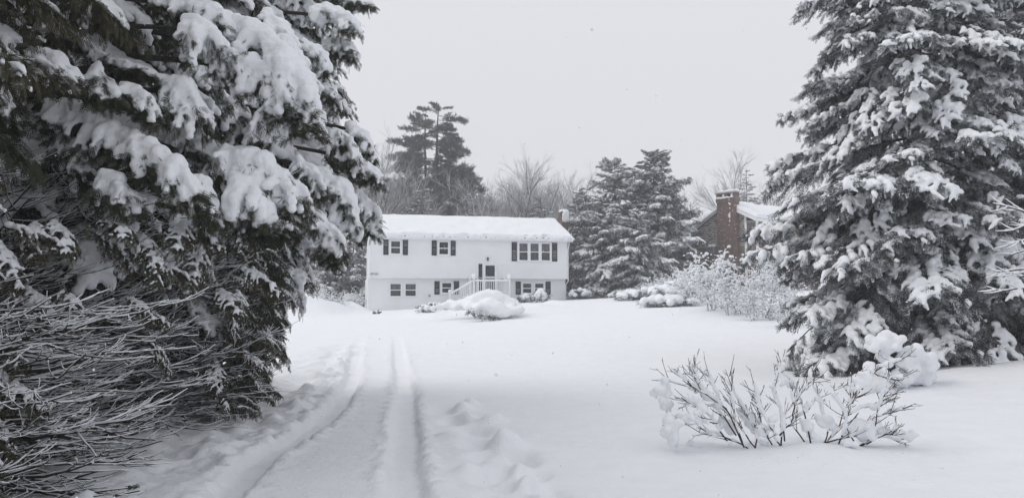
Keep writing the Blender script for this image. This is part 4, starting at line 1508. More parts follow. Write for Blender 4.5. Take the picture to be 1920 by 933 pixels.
for (u, v) in ((up0, PV), (up1, PV)): post(u, v, .3, zt + .03, .15)
post(up0, -.15, zdk, zt + .02, .10); post(up1, -.15, zdk, zt + .02, .10)
rail((up0 + .07, PV, zdk), (up1 - .07, PV, zdk))
rail((up1, PV + .07, zdk), (up1, -.22, zdk))
us, zs_ = z1(712, 655, PV)
post(us, PV, .2, zs_ - .02, .10)
rail((us + .07, PV, zs_ - .97), (up0 - .07, PV, zdk - .02))
nst = 6
for k in range(nst):
    t0 = (k + .5) / nst
    u = up0 - .1 + (us - up0) * t0
    z = zdk + (zs_ - .97 - zdk) * (k + 1) / (nst + .5)
    m = MB(); m.box(u - .17, u + .17, PV + .06, -.12, z - .05, z)
    o = put("step", m.mesh("step", [M_TRIM]), porch)
    s = MB(); s.box(u - .15, u + .15, PV + .10, -.2, z + .004, z + .13)
    put("snow", remesh(s, "step_snow", .05, [M_SNOW], 4), o)

# ------------------------------------------------------------------ BROWN HOUSE
BA = D(50)
bd, bw = 60.0, None
c0 = P(1290, 440, bd + 3.0)      # left end of the gable wall
gw = np.array([math.cos(BA), -math.sin(BA)])
gn = np.array([math.sin(BA), math.cos(BA)])   # away from us, along the ridge
bh = thing("brown_house", "brown house with a gable end and a tall red brick chimney behind the snowy bushes", "house", (c0[0], c0[1], 0), -BA)


def bp(px, py, v=0.0):
    d = ray(px, py)
    q = c0[:2] + gn * v
    t = ((q - np.zeros(2)) @ gn) / (d[:2] @ gn)
    p = np.array([0, 0, EYE]) + d * t
    return float((p[:2] - q) @ gw), float(p[2])


def bpart(name, m, mats, smooth=False, parent=bh):
    return put(name, m.mesh(name, mats, smooth), parent)


GW = bp(1399, 440)[0]                   # gable wall right corner
PE = bp(1424, 436)[0]                   # porch eave
ue, zr2 = bp(1363, 384)
zel = bp(1290, 443)[1]
sl2 = (zr2 - zel) / ue
zer = zr2 - sl2 * .82 * (PE - ue)
zgw = zr2 - sl2 * .82 * (GW - ue)
RLEN = 11.0
M_SIDE = dusted("snow_caught_siding", (.085, .074, .063), (.16, .14, .12), 3.0, .02, .25, .0)
m = MB()
n = int((zr2 - 1.0) / .15)
for k in range(n):
    a, b = 1.0 + k * .15, 1.0 + (k + 1) * .15
    def lim(z):
        l = 0 if z < zel else (z - zel) / sl2
        rr = GW if z < zgw else ue + (zr2 - z) / (sl2 * .82)
        return l, max(l, rr)
    (l0, r0_), (l1, r1_) = lim(a), lim(b)
    m.add([(l0, -.03, a), (r0_, -.03, a), (r1_, 0, b), (l1, 0, b), (l0, 0, a), (r0_, 0, a)], [(0, 1, 2, 3), (4, 5, 1, 0)])
wall = bpart("gable_wall", m, [M_SHINGLE])
# thin lines of snow that lie on the laps
m = MB()
r = np.random.default_rng(6)
for k in range(int((zel - 1.0) / .15) - 6, n):
    z = 1.0 + k * .15
    l = 0 if z < zel else (z - zel) / sl2
    rr = GW if z < zgw else ue + (zr2 - z) / (sl2 * .82)
    x = l + r.uniform(0, .3)
    while x < rr - .2:
        w = r.uniform(.2, 1.1)
        if r.random() < .85:
            e_ = min(x + w, rr)
            m.add([(x, -.036, z + .0), (e_, -.036, z), (e_, -.024, z + .034), (x, -.024, z + .03)], [(0, 1, 2, 3)])
        x += w + r.uniform(.05, .3)
bpart("snow", m, [M_SNOW], parent=wall)
m = MB(); m.box(.02, GW - .02, .05, RLEN, .8, min(zel, zgw)); bpart("inner_wall", m, [M_SHINGLE])
# front wall in brick along the porch
m = MB(); m.box(GW, GW + .05, .0, RLEN, .8, zgw - .05); bpart("front_wall", m, [M_BRICK])
m = MB(); m.box(GW - .10, GW + .07, -.06, -.0, .8, zgw - .08); bpart("corner_board", m, [M_TRIM])
for q in (3.2,):
    f = MB(); f.box(GW + .05, GW + .10, q, q + 1.5, zgw - 2.3, zgw - .8)
    w = bpart("window", f, [M_TRIM])
    g = MB(); g.box(GW + .08, GW + .12, q + .1, q + 1.4, zgw - 2.2, zgw - .9); bpart("pane", g, [M_GLASS], parent=w)
# roof
m = MB()
OV2 = .35
def slope(ua, za, ub, zb):
    v8 = []
    for (u, v, z) in ((ua, -OV2, za), (ub, -OV2, zb), (ub, RLEN, zb), (ua, RLEN, za)): v8 += [(u, v, z), (u, v, z - .16)]
    m.add(v8, [(0, 2, 4, 6), (1, 7, 5, 3), (0, 1, 3, 2), (6, 7, 1, 0), (2, 3, 5, 4), (4, 5, 7, 6)])
slope(-.35, zel - .35 * sl2 + .1, ue, zr2 + .1); slope(ue, zr2 + .1, PE, zer + .1)
rf = bpart("roof", m, [M_ROOF])
for (ua, za, ub, zb) in ((-.37, zel - .37 * sl2, ue, zr2), (ue, zr2, PE, zer)):
    m = MB()
    v8 = []
    for (u, z) in ((ua, za), (ub, zb)):
        for v in (-OV2 - .05, -OV2 + .02):
            v8 += [(u, v, z + .12), (u, v, z - .16)]
    m.add(v8, [(0, 1, 5, 4), (2, 6, 7, 3), (0, 4, 6, 2), (1, 3, 7, 5), (0, 2, 3, 1), (4, 5, 7, 6)])
    bpart("rake_board", m, [M_TRIM if ua > 0 else M_GREYM], parent=rf)
m = MB(); m.box(PE - .02, PE + .04, -OV2, RLEN, zer - .14, zer + .10); bpart("fascia", m, [M_TRIM], parent=rf)
m = MB(); m.box(GW + .05, PE - .02, -.3, RLEN, zer - .10, zer - .06); bpart("porch_ceiling", m, [M_GREYM], parent=rf)
m = MB()
un = np.array([sl2 * .82, 0, 1]); un /= np.linalg.norm(un)
snow_slab(m, (PE + .06, -OV2 - .06, zer + .11), (0, RLEN + .4, 0), (ue - PE - .25, 0, (zr2 - zer) + .25 * sl2 * .82), un, .32, .25, 75, 60, 24, .05)
bpart("snow", m, [M_SNOW], True, rf)
m = MB()
un = np.array([-sl2, 0, 1]); un /= np.linalg.norm(un)
snow_slab(m, (-.40, -OV2 - .03, zel - .40 * sl2 + .11), (0, RLEN + .4, 0), (ue + .6, 0, (ue + .6) * sl2), un, .16, .15, 76, 60, 24, .05)
bpart("snow", m, [M_SNOW], True, rf)
for q in (-.25, 3.5, 7.5):
    m = MB(); m.box(PE - .16, PE - .02, q, q + .14, .8, zer - .12); bpart("porch_post", m, [M_TRIM])
m = MB(); m.tube([(-.2, -.12, zel - .2), (-.08, -.10, zel - .7), (-.08, -.10, 1.0)], .06, 6); bpart("downspout", m, [M_GREYM], True)
# brick chimney on the gable
uc0, zct = bp(1345, 374, -.45); uc1, _ = bp(1380, 374, -.45)
m = MB(); m.box(uc0, uc1, -.55, -.02, .8, zct); m.box(uc0 - .05, uc1 + .05, -.60, .1, zct - .30, zct + .04)
bc = bpart("chimney", m, [M_BRICK])
m = MB()
for (a, b) in ((uc0 - .02, uc0 + .2), ((uc0 + uc1) / 2 - .12, (uc0 + uc1) / 2 + .12), (uc1 - .2, uc1 + .02)): m.box(a, b, -.58, -.05, zct + .04, zct + .42)
bpart("chimney_piers", m, [M_BRICK], parent=bc)
m = MB(); m.box(uc0 - .10, uc1 + .10, -.66, .03, zct + .42, zct + .50); bpart("cap_slab", m, [M_GREYM], parent=bc)
m = MB()
r = np.random.default_rng(12)
for k in range(40): m.ball((r.uniform(uc0 - .02, uc1 + .02), r.uniform(-.55, -.05), zct + .58), r.uniform(.10, .16))
for k in range(30): m.ball((r.uniform(uc0, uc1), -.58, zct + .06 + r.uniform(-.02, .06)), r.uniform(.05, .10))
for k in range(40): m.ball((uc0 + (uc1 - uc0) * .68 + r.normal(0, .05), -.56, zct + .1 - 2.3 * r.random() ** 1.5), r.uniform(.03, .07))
put("snow", remesh(m, "chimney_snow", .05, [M_SNOW], 2), bc)
# window air conditioner under a cap of snow
ua0, za0 = bp(1331, 474, -.02); ua1, za1 = bp(1344, 462, -.02)
m = MB(); m.box(ua0, ua1, -.45, -.02, za0, za1); ac = bpart("air_conditioner", m, [M_GREYM])
m = MB()
for k in range(7): m.box(ua0 + .04, ua1 - .04, -.462, -.45, za0 + .04 + k * .06, za0 + .07 + k * .06)
bpart("grille", m, [M_METAL], parent=ac)
m = MB()
for k in range(16): m.ball((r.uniform(ua0, ua1), r.uniform(-.4, -.1), za1 + .08), .13)
put("snow", remesh(m, "unit_snow", .04, [M_SNOW], 3), ac)


# ------------------------------------------------------------------ BUSHES
def bush_var(seed, H=2.6, stems=7, snowr=.05, kids=(6, 4, 3)):
    r = np.random.default_rng(seed)
    w, sn = MB(), MB()
    def grow(p, d, ln, rad, lvl):
        n = 5
        pts = [p]; dd = d.copy()
        for q in range(n):
            dd = dd + r.normal(0, .14, 3) + np.array([0, 0, -.05 * lvl * q])
            dd /= np.linalg.norm(dd)
            pts.append(pts[-1] + dd * ln / n)
        pts = np.array(pts)
        w.tube(pts, np.linspace(rad, rad * .4, n + 1), 4 if lvl == 0 else 3, 0, False)
        m = max(3, int(ln / .06))
        for t in np.linspace(.1, 1, m):
            if r.random() < (.22 if lvl == 0 else .38):
                q = interp_path(pts, t)
                rr = snowr * r.uniform(.45, 1.15) * (1.3 if r.random() < .12 else .8)
                sn.add(ICO_V[:12] * rr * np.array([1.15, 1.15, .85]) + q + np.array([0, 0, rr * .5]), ICO_B, 0)
        if lvl >= 2: return
        for q in range(kids[lvl]):
            t0 = r.uniform(.3, 1)
            ax = r.normal(0, 1, 3)
            nd = dd * .7 + ax * .5
            nd[2] = abs(nd[2]) * .7
            grow(interp_path(pts, t0), nd / np.linalg.norm(nd), ln * r.uniform(.3, .6), rad * .55, lvl + 1)
    for s in range(stems):
        a = r.uniform(0, 6.28); tl = r.uniform(.15, .75)
        d = np.array([math.cos(a) * tl, math.sin(a) * tl, 1]); d /= np.linalg.norm(d)
        grow(np.array([math.cos(a) * .2, math.sin(a) * .2, -.1]), d, H * r.uniform(.5, .85), .026, 0)
    return w.mesh("twigs", [M_TWIG], True), sn.mesh("bush_snow", [M_SNOW], True), H


BV = [bush_var(600 + k, 2.6, 9, .056) for k in range(3)]
BUSH = [(1308, 572, 86, "bushy snow covered shrub at the left end of the row before the brown house"), (1342, 578, 98, "tall arching snowy shrub in front of the brick chimney"),
        (1392, 586, 126, "tallest upright snowy shrub, in front of the white corner of the brown house"), (1428, 594, 105, "snowy shrub in front of the porch of the brown house"),
        (1458, 600, 95, "snowy shrub touching the left side of the huge spruce"), (1370, 590, 70, "low snowy shrub in front of the tallest upright shrub"),
        (1415, 600, 66, "low snowy shrub at the front edge of the row, nearest the lawn"), (1330, 582, 62, "low twiggy snowy shrub below the air conditioner"),
        (1475, 612, 70, "low snowy shrub partly behind the skirt of the huge spruce"), (1285, 566, 66, "small snowy shrub between the low juniper heaps and the row"),
        (1240, 562, 44, "thin snowy shrub rising behind the wide juniper"), (1262, 563, 52, "thin snowy shrub left of the pointed juniper, before the conifers"), (1215, 561, 36, "small thin snowy shrub behind the flat juniper"),
        (600, 572, 46, "frosted shrub standing in the snow heap left of the white house"), (632, 572, 40, "frosted shrub between the snow heap and the corner of the white house"),
        (655, 562, 40, "pale snowy shrub at the left corner of the white house"), (675, 566, 34, "small snowy shrub against the side wall of the white house")]
for k, (px, py, hpx, lb) in enumerate(BUSH):
    p = hit(px, py, ground)
    if px < 700: p = at(px, py, 55 if px > 640 else 46)
    h = hpx / F_PX * p[1] * 1.12
    t = thing("snowy_shrub", lb, "shrub", p, k * 1.1, "snow laden shrubs beside the houses")
    v = BV[k % 3]
    put("twigs", v[0], t, sc=h / v[2]); tag(put("snow", v[1], t, sc=h / v[2]), kind="stuff")


def mound_bush(name, label, base, balls_, leaf_n, seed, voxel=.07, leaf=M_FARNEEDLE, low=.55, group=None, smooth=3):
    """evergreen shrub under a cap of snow: balls_ are (x, y, z, r) from its foot"""
    t = thing(name, label, "shrub", base, 0, group)
    r = np.random.default_rng(seed)
    s, f = MB(), MB()
    b = np.array(balls_, float)
    s.balls(b[:, :3], b[:, 3], (1, 1, .85))
    k = r.integers(0, len(b), leaf_n)
    d = r.normal(0, 1, (leaf_n, 3)); d[:, 2] = -abs(d[:, 2]) * .6
    d /= np.linalg.norm(d, axis=1)[:, None]
    p = b[k, :3] + d * b[k, 3:] * r.uniform(.7, 1.08, (leaf_n, 1)) - np.array([0, 0, .02])
    p[:, 2] = np.maximum(p[:, 2], .0)
    f.scatter(SF_V, SF_F, frames(d + np.array([0, 0, .2]), r, 2) * r.uniform(.12, .26, leaf_n)[:, None, None], p)
    put("foliage", f.mesh("foliage", [leaf]), t)
    put("snow", remesh(s, "shrub_snow", voxel, [M_SNOW], smooth, .03, 3, seed), t)
    return t


def cap(n, rx, ry, h, r0, seed):
    r = np.random.default_rng(seed)
    out = []
    for k in range(n):
        a, q = r.uniform(0, 6.28), math.sqrt(r.random())
        out.append((rx * q * math.cos(a), ry * q * math.sin(a), h * (1 - .55 * q * q) * r.uniform(.85, 1.05), r0 * r.uniform(.7, 1.2)))
    return out


p = at(1014, 566, 51.5)
mound_bush("round_shrub", "round dark shrub with a snow cap under the lower right window of the white house", p, cap(26, .42, .4, .78, .24, 1), 700, 1, .05)
p = at(985, 566, 52)
mound_bush("round_shrub", "smaller snowy shrub left of the round one under the lower right window", p, cap(18, .28, .3, .55, .2, 2), 400, 2, .05)
p = at(1088, 560, 54)
mound_bush("round_shrub", "snowy evergreen shrub just past the right corner of the white house", p, cap(30, .75, .5, .75, .2, 3), 900, 3, .05)
for k, (px, py, rx, h, lb) in enumerate([(1200, 562, 1.0, .5, "flat snow covered juniper at the left end of the juniper row"), (1235, 563, 1.1, .75, "wide snow covered juniper in the middle of the juniper row"),
                                         (1272, 566, 1.0, 1.1, "snow heaped juniper with a pointed top beside the brown house shrubs"), (1255, 574, 1.1, .5, "low snow covered juniper nearest the lawn")]):
    p = hit(px, py, ground)
    mound_bush("juniper_shrub", lb, p, cap(44, rx * 1.35, .9, h, .24, 10 + k), 900, 10 + k, .06, group="junipers between the houses")

# the great snow heap over a buried evergreen in front of the porch
r = np.random.default_rng(77)
pm = hit(905, 601, ground)
bl = []
for (zx, zy, q, dy) in [(985, 690, 70, 1.5), (1000, 665, 50, 1.6), (900, 715, 62, 1.2), (1080, 715, 72, 1.5), (1000, 755, 80, .8), (1170, 740, 55, 1.4), (800, 735, 48, 1.4), (720, 730, 38, 1.6), (1100, 785, 50, .5), (930, 765, 55, .4),
                        (1210, 765, 40, 1.2), (1060, 770, 70, .6), (860, 760, 50, .8), (760, 760, 40, 1.1), (660, 745, 30, 1.6), (1140, 800, 36, .4), (1020, 812, 30, .3), (960, 785, 40, .35), (820, 745, 52, 1.2), (760, 748, 46, 1.3), (690, 752, 42, 1.3), (640, 758, 36, 1.3), (590, 770, 30, 1.2), (1230, 778, 38, .9), (1180, 792, 42, .6), (1110, 815, 36, .3), (1060, 825, 30, .25), (1160, 770, 50, 1.0), (950, 700, 70, 1.4), (1040, 690, 70, 1.5), (860, 720, 55, 1.3), (1120, 735, 62, 1.4)]:
    Yd = pm[1] + dy
    w = P(660 + zx / 3.886, 380 + zy / 3.886, Yd)
    bl.append((w[0] - pm[0], w[1] - pm[1], w[2] - pm[2], q / 3.886 / F_PX * Yd))
t = mound_bush("buried_shrub", "big rounded snow heap with a dark evergreen underside in front of the porch", pm, bl, 30, 31, .075, smooth=14)
f = MB()
for k in range(120):
    zx = 838 + 240 * r.random() ** 1.4; zy = 800 + (zx - 838) * .19 + r.normal(0, 8) * (1.25 - abs(zx - 930) / 160)
    w = P(660 + zx / 3.886, 380 + zy / 3.886, pm[1] + r.uniform(-.25, .05)) - pm
    f.scatter(SF_V, SF_F, frames(np.array([[r.normal(0, .6), -1, r.normal(-.1, .4)]]), r, 2) * r.uniform(.12, .26), w[None])
M_EVER = dusted("buried_evergreen", (.02, .024, .02), (.045, .05, .042), 4, .7, .95, .5)
put("foliage", f.mesh("foliage", [M_EVER]), t)
for k, (zx, zy, rx, h, lb) in enumerate([(540, 775, .3, .3, "small snow covered tuft at the left end of the heap before the steps"), (600, 755, .45, .4, "low snowy tuft beside the foot of the porch steps")]):
    w = hit(660 + zx / 3.886, 380 + zy / 3.886 + 4, ground)
    mound_bush("snowy_tuft", lb, w, cap(16, rx, .3, h, .14, 50 + k), 120, 50 + k, .05)


# ------------------------------------------------------------------ FOREGROUND SHRUB
def q7(zx, zy, d):
    return P(1180 + zx / 2.595, 600 + zy / 2.595, d)


sb = hit(1180 + 740 / 2.595, 600 + 605 / 2.595, ground)
shrub = thing("twiggy_shrub", "leafless dark twigged shrub bent by lumps of snow in the right foreground", "shrub", sb)
r = np.random.default_rng(19)
D0 = sb[1]
STEMS = [[(735, 610), (735, 480), (705, 330), (760, 200)], [(735, 610), (700, 540), (640, 430), (590, 270)], [(690, 665), (600, 600), (520, 490), (420, 400), (330, 350), (210, 300), (105, 290)],
         [(600, 640), (520, 590), (430, 560), (350, 540), (250, 490)], [(560, 620), (480, 450), (420, 330), (375, 230)], [(915, 632), (1000, 540), (1060, 420), (1160, 340)],
         [(880, 610), (850, 450), (810, 330), (740, 250), (715, 170)], [(930, 625), (960, 540), (930, 400), (880, 280), (890, 230)], [(1100, 625), (1180, 560), (1215, 440), (1260, 300), (1335, 280)],
         [(1020, 610), (1050, 480), (1000, 360), (1045, 305)], [(1120, 620), (1200, 570), (1300, 590), (1310, 570)], [(1040, 470), (1190, 400), (1310, 380)], [(1170, 480), (1260, 460), (1325, 420)],
         [(700, 620), (650, 540), (620, 450), (560, 290)], [(430, 400), (340, 340), (215, 240)], [(560, 600), (520, 490), (500, 370), (505, 240)], [(1090, 400), (1095, 260)],
         [(1130, 330), (1180, 262), (1270, 215), (1365, 175)], [(430, 500), (270, 490), (200, 520)], [(760, 590), (760, 480), (820, 380), (900, 280), (975, 290)],
         [(735, 560), (800, 480), (870, 440), (930, 330)], [(640, 560), (560, 420), (480, 300), (500, 250)], [(860, 600), (790, 500), (800, 400), (770, 280)], [(1100, 610), (1060, 500), (1070, 380), (1030, 300)],
         [(1150, 600), (1240, 560), (1290, 540), (1300, 460)], [(480, 580), (380, 470), (300, 400), (230, 380)], [(520, 560), (430, 440), (330, 400), (240, 430)], [(600, 620), (640, 500), (640, 400), (600, 300)],
         [(940, 600), (1080, 560), (1200, 520), (1280, 540)], [(320, 345), (305, 215)], [(350, 350), (330, 280), (310, 240)], [(1210, 440), (1240, 350), (1275, 350)], [(1180, 250), (1250, 290), (1330, 275)]]
for k, st in enumerate(STEMS):
    n = len(st)
    off = r.uniform(-.35, .45)
    curve = [q7(a + r.normal(0, 4), b + r.normal(0, 4), D0 + off * (i_ / max(1, n - 1)) + r.normal(0, .03)) - sb for i_, (a, b) in enumerate(st)]
    pts = smooth_path(curve, 5 * n)
    tt_ = np.linspace(0, 1, len(pts))
    pts = pts + .018 * np.stack([fbm(tt_ * 7, k * 3.1, q_ * 5., 70, 2) for q_ in range(3)], -1) * np.sin(tt_ * math.pi)[:, None]
    w, sn = MB(), MB()
    tws = []
    r0 = .0085 if n >= 4 else .0055
    w.tube(pts, np.linspace(r0, .0028, len(pts)), 6)
    for q in range(r.integers(9, 14)):
        t0 = r.uniform(.15, .86)
        b = interp_path(pts, t0)
        tg = interp_path(np.gradient(pts, axis=0), t0); tg /= np.linalg.norm(tg)
        dd = tg * .8 + np.array([r.normal(0, .5) + .35 * np.sign(b[0]), r.normal(0, .4), .15 + r.normal(0, .3)])
        dd /= np.linalg.norm(dd)
        ln = r.uniform(.06, .22)
        bend = np.array([0, 0, r.uniform(0, .35)])
        tw = np.array([b + dd * ln * s + bend * ln * s * s for s in np.linspace(0, 1, 5)])
        w.tube(tw, np.linspace(.0044, .0022, 5), 5)
        if r.random() < .6: tws.append(tw + np.array([0, 0, .006]))
        w.ball(tw[-1], .0036)
        for _ in range(r.integers(0, 3)):
            b2 = interp_path(tw, r.uniform(.4, .95))
            d2 = dd + r.normal(0, .6, 3); d2 /= np.linalg.norm(d2)
            l2 = ln * r.uniform(.25, .5)
            w.tube(np.array([b2, b2 + d2 * l2 * .5, b2 + d2 * l2 + np.array([0, 0, .1 * l2])]), [.0026, .002, .0014], 4)
            w.ball(b2 + d2 * l2 + np.array([0, 0, .1 * l2]), .0028)
    o = put("stem", w.mesh("stem", [M_STEM], True), shrub)
    sl2_ = MB()
    for t0 in np.arange(.12, .97, .012):
        h_ = fbm(t0 * 5, k * 7.3, 0, 61, 2)
        if h_ > -.12:
            rr_ = .008 + .014 * min(1, max(0, h_ + .25))
            sl2_.ball(interp_path(pts, t0) + np.array([0, 0, rr_ * .75]), rr_, 0, (1.15, 1.15, 1))
    for tw in tws:
        sl2_.tube(tw[:4], np.array([.008, .009, .008, .005]) * r.uniform(.8, 1.3), 6)
    if sl2_.n: tag(put("snow", remesh(sl2_, "stem_snow", .0085, [M_SNOW], 3), o), kind="stuff")
LUMPS = [[(150, 340, 46), (120, 350, 28), (175, 320, 35), (130, 370, 20)], [(180, 405, 42), (190, 440, 26), (165, 385, 30)], [(205, 530, 52), (190, 490, 42), (215, 570, 42), (180, 550, 30), (225, 600, 18), (240, 500, 32)], [(280, 480, 32), (240, 470, 30), (330, 490, 26), (380, 495, 18)],
         [(300, 590, 22), (302, 620, 20), (298, 645, 15)], [(330, 330, 34), (300, 320, 26), (350, 345, 22)], [(395, 375, 34), (430, 400, 28), (370, 360, 24)], [(380, 290, 20), (400, 310, 16), (365, 280, 12)], [(300, 385, 26), (340, 400, 30), (360, 430, 34), (330, 450, 22)],
         [(480, 500, 40), (500, 540, 30), (450, 480, 26)], [(560, 460, 42), (590, 500, 40), (540, 440, 26), (610, 540, 28)], [(590, 620, 26), (585, 655, 18), (610, 640, 18), (588, 680, 9)], [(640, 520, 32), (660, 550, 26)], [(780, 300, 28), (800, 320, 18), (750, 310, 18)],
         [(690, 320, 20), (700, 345, 16)], [(700, 480, 30), (680, 520, 26)], [(870, 520, 36), (890, 560, 30), (850, 500, 24)], [(960, 480, 40), (985, 520, 34), (940, 510, 30)], [(1110, 510, 52), (1160, 540, 46), (1080, 540, 36), (1190, 500, 46), (1230, 540, 36), (1130, 570, 30)], [(1190, 420, 32), (1220, 400, 22), (1165, 410, 20)],
         [(1260, 380, 26), (1240, 370, 18)], [(1270, 440, 24), (1290, 430, 14)], [(1320, 550, 32), (1300, 545, 22), (1365, 560, 34), (1380, 550, 24)], [(1150, 285, 42), (1120, 300, 32), (1180, 240, 26), (1130, 260, 26), (1110, 330, 16)], [(1230, 240, 34), (1250, 260, 26), (1200, 235, 24)], [(1215, 335, 20), (1190, 345, 16)],
         [(620, 340, 20), (635, 360, 15)], [(1060, 600, 28), (1100, 605, 26)], [(320, 275, 14), (310, 260, 10)], [(240, 260, 12), (225, 245, 9), (255, 275, 12)], [(660, 600, 22), (680, 620, 20), (640, 590, 20)], [(480, 390, 18), (465, 380, 14)], [(860, 420, 20), (880, 400, 16)], [(910, 380, 22), (925, 395, 16)], [(490, 600, 18), (420, 560, 20), (400, 545, 16)]]
for k, lp in enumerate(LUMPS):
    s = MB()
    dy = r.uniform(-.15, .25)
    for (a, b, q) in lp:
        rad = .88 * q / 2.595 / F_PX * D0
        c = q7(a, b, D0 + dy + r.normal(0, .03)) - sb
        s.ball(c, rad * .86, 0, (r.uniform(.9, 1.25), 1.1, r.uniform(.75, 1)))
        for _ in range(4):
            s.ball(c + r.normal(0, .45, 3) * rad, rad * r.uniform(.4, .65))
    put("snow_lump", remesh(s, "snow_lump", .014, [M_SNOW], 14, .004, 7, k), shrub)

# snow heaped low shrub at the foot of the big spruce
fb = hit(1668, 704, ground)
fd_ = 11.6
fb = np.array([P(1668, 700, fd_)[0], fd_, 0]); fb[2] = gz(fb[0], fb[1])
fs = thing("heaped_shrub", "small twiggy shrub under smooth snow domes at the foot of the huge spruce", "shrub", fb)
for grp in ([(1245, 95, 55), (1205, 110, 42), (1280, 110, 40), (1190, 140, 30), (1260, 140, 40), (1235, 170, 34), (1255, 205, 34)], [(1385, 165, 62), (1340, 180, 52), (1420, 185, 55), (1320, 205, 40), (1400, 215, 45), (1385, 235, 52), (1340, 245, 44), (1430, 240, 46), (1385, 280, 56), (1330, 285, 48), (1440, 280, 50), (1290, 290, 40)], [(1190, 240, 40), (1160, 265, 30), (1230, 250, 36)]):
    s = MB()
    for (a, b, q) in grp:
        c = q7(a, b, fd_ + r.normal(0, .06)) - fb
        rad = q / 2.595 / F_PX * fd_
        s.ball(c, rad * .8, 0, (1, 1, .85))
        for _ in range(9): s.ball(c + r.normal(0, .5, 3) * rad * np.array([1, 1, .6]), rad * r.uniform(.35, .6))
    put("snow_lump", remesh(s, "snow_lump", .024, [M_SNOW], 6, .016, 6, 3), fs)
w = MB()
for k in range(46):
    a, b = r.uniform(1150, 1440), r.uniform(120, 270)
    p0 = q7(r.uniform(1200, 1400), 270, fd_ + .1) - fb
    p1 = q7(a, b, fd_ + r.normal(0, .15)) - fb
    w.tube(smooth_path([p0, (p0 + p1) / 2 + r.normal(0, .05, 3), p1], 7), np.linspace(.007, .002, 7), 4)
put("twigs", w.mesh("twigs", [M_STEM], True), fs)

# bare snowy branches reaching in from a tree beyond the right edge
rbase = np.array([8.6, 10.6, 0.0]); rbase[2] = gz(rbase[0], rbase[1])
rt = thing("bare_sapling", "leafless sapling at the right edge whose snow lined branches reach in before the spruce", "tree", rbase)
m = MB()
m.tube(np.array([(0, 0, -.2), (.02, 0, 1.5), (.06, .05, 3.2), (.0, 0, 4.4)]), [.06, .05, .035, .015], 7)
put("trunk", m.mesh("trunk", [M_SBARK], True), rt)
for (pts) in [[(1990, 420), (1930, 400), (1890, 388), (1862, 382)], [(1990, 450), (1935, 448), (1900, 455), (1875, 452)], [(1990, 480), (1930, 470), (1895, 478)], [(1990, 520), (1930, 505), (1890, 508), (1868, 510)],
              [(1990, 545), (1920, 540), (1880, 545), (1850, 538)], [(1990, 500), (1935, 520), (1900, 512), (1880, 520)], [(1990, 400), (1940, 415), (1905, 430), (1885, 432)]]:
    w, s = MB(), MB()
    c = smooth_path([P(a, b, 10.5 + r.uniform(-.3, .3)) - rbase for a, b in pts], 14)
    w.tube(c, np.linspace(.014, .004, 14), 6)
    s.tube(c + np.array([0, 0, .014]), np.linspace(.014, .006, 14) * (1 + .3 * np.sin(np.arange(14) * 1.7)), 7)
    for q in range(5):
        t0 = r.uniform(.3, .9)
        b = interp_path(c, t0)
        e_ = b + np.array([-r.uniform(.08, .22), r.normal(0, .1), r.normal(0, .09)])
        w.tube([b, (b + e_) / 2 + np.array([0, 0, -.01]), e_], [.005, .004, .002], 5)
        s.tube(np.array([b, (b + e_) / 2 + np.array([0, 0, -.01]), e_]) + np.array([0, 0, .008]), [.012, .010, .005], 6)
    o = put("branch", w.mesh("branch", [M_BARK], True), rt)
    put("snow", s.mesh("branch_snow", [M_SNOW], True), o)

# small leafy tufts poking through the snow by the driveway
for k, (px, py, lb) in enumerate([(707, 588, "tiny dark tuft on the snow below the lower left windows"), (248, 918, "small dark leafy sprig on the snow at the bottom left")]):
    p = hit(px, py, ground)
    t = thing("fallen_sprig", lb, "twig", p)
    f = MB()
    n = 14
    sc = .28 if k == 0 else .06
    d = np.random.default_rng(k).normal(0, 1, (n, 3)); d[:, 2] = abs(d[:, 2]) * .5
    f.scatter(FR_V, FR_F, frames(d, r, 2) * sc, np.zeros((n, 3)) + np.array([0, 0, .015]))
    put("leaf_spray", f.mesh("leaf_spray", [M_CEDAR]), t)

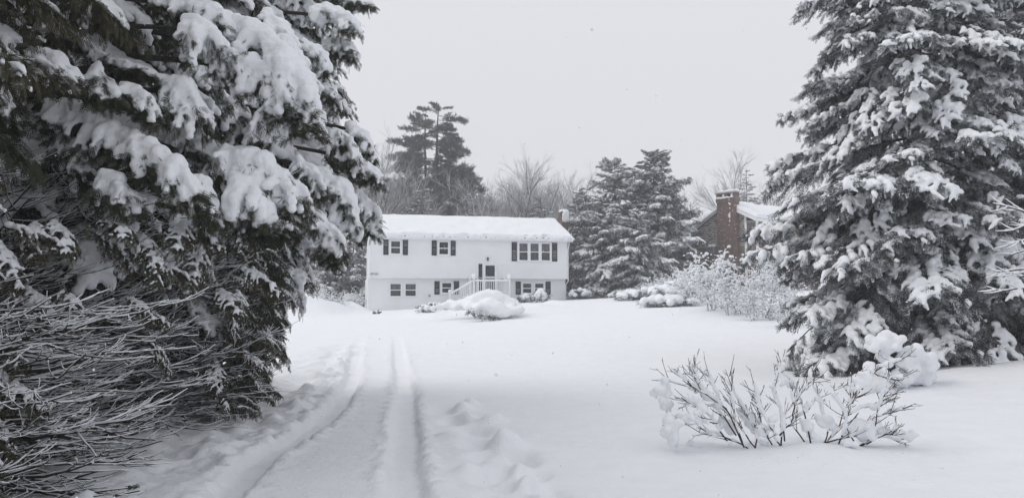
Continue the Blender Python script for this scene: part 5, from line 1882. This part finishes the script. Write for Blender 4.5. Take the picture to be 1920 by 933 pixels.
# needles, bud scales and twig ends shed on the snow
f = MB()
r = np.random.default_rng(66)
n = 700
x = np.concatenate([r.normal(-3.6, .55, 330), r.normal(8.0, 2.4, 250), r.normal(sb[0], .7, 120)])
y = np.concatenate([r.uniform(5.8, 15, 330), r.normal(13.2, 1.2, 250), r.normal(sb[1] - .1, .5, 120)])
p = np.stack([x, y, ground(x, y) + .004], -1)
d = np.stack([r.normal(0, 1, n), r.normal(0, 1, n), r.normal(0, .12, n)], -1)
f.scatter(FR_V[:12], FR_F[:3], frames(d, r, .3) * r.uniform(.015, .05, n)[:, None, None], p)
tag(put("fallen_needles", f.mesh("fallen_needles", [M_CEDARDRY])), "scraps of needle and twig shed on the snow under the trees", "litter", kind="stuff")

# ------------------------------------------------------------------ falling snow
f = MB()
r = np.random.default_rng(55)
n = 3600
y = r.uniform(2.2, 34, n)
x = r.uniform(-.75, .75, n) * (y + 2)
z = r.uniform(0.3, 1, n) * 0 + r.uniform(.1, 9.5, n)
OV_, OF_ = np.array([(1, 0, 0), (-1, 0, 0), (0, 1, 0), (0, -1, 0), (0, 0, 1), (0, 0, -1)], float), np.array([(0, 2, 4), (2, 1, 4), (1, 3, 4), (3, 0, 4), (2, 0, 5), (1, 2, 5), (3, 1, 5), (0, 3, 5)])
m3 = np.broadcast_to(np.eye(3), (n, 3, 3)) * (r.uniform(.0026, .0062, n) * (1 + .05 * y))[:, None, None]
ok = z > land(x, y) + .1
f.scatter(OV_, OF_, m3[ok], np.stack([x, y, z], -1)[ok])
tag(put("falling_snow", f.mesh("falling_snow", [M_SNOW], True)), "loose snowflakes drifting down through the air", "snowflakes", kind="stuff")

# ------------------------------------------------------------------ haze of the snowfall
m = MB()
m.box(-240, 300, -30, 260, -3.0, 26.0)
hm = bpy.data.materials.new("haze")
hm.use_nodes = True
hn = hm.node_tree
hn.nodes.clear()
pv = hn.nodes.new("ShaderNodeVolumePrincipled")
pv.inputs['Color'].default_value = (.97, .98, 1.0, 1)
pv.inputs['Density'].default_value = .0017
ho = hn.nodes.new("ShaderNodeOutputMaterial")
hn.links.new(pv.outputs[0], ho.inputs['Volume'])
tag(put("haze", m.mesh("haze", [hm])), "thin white haze of falling snow", "haze", kind="stuff")
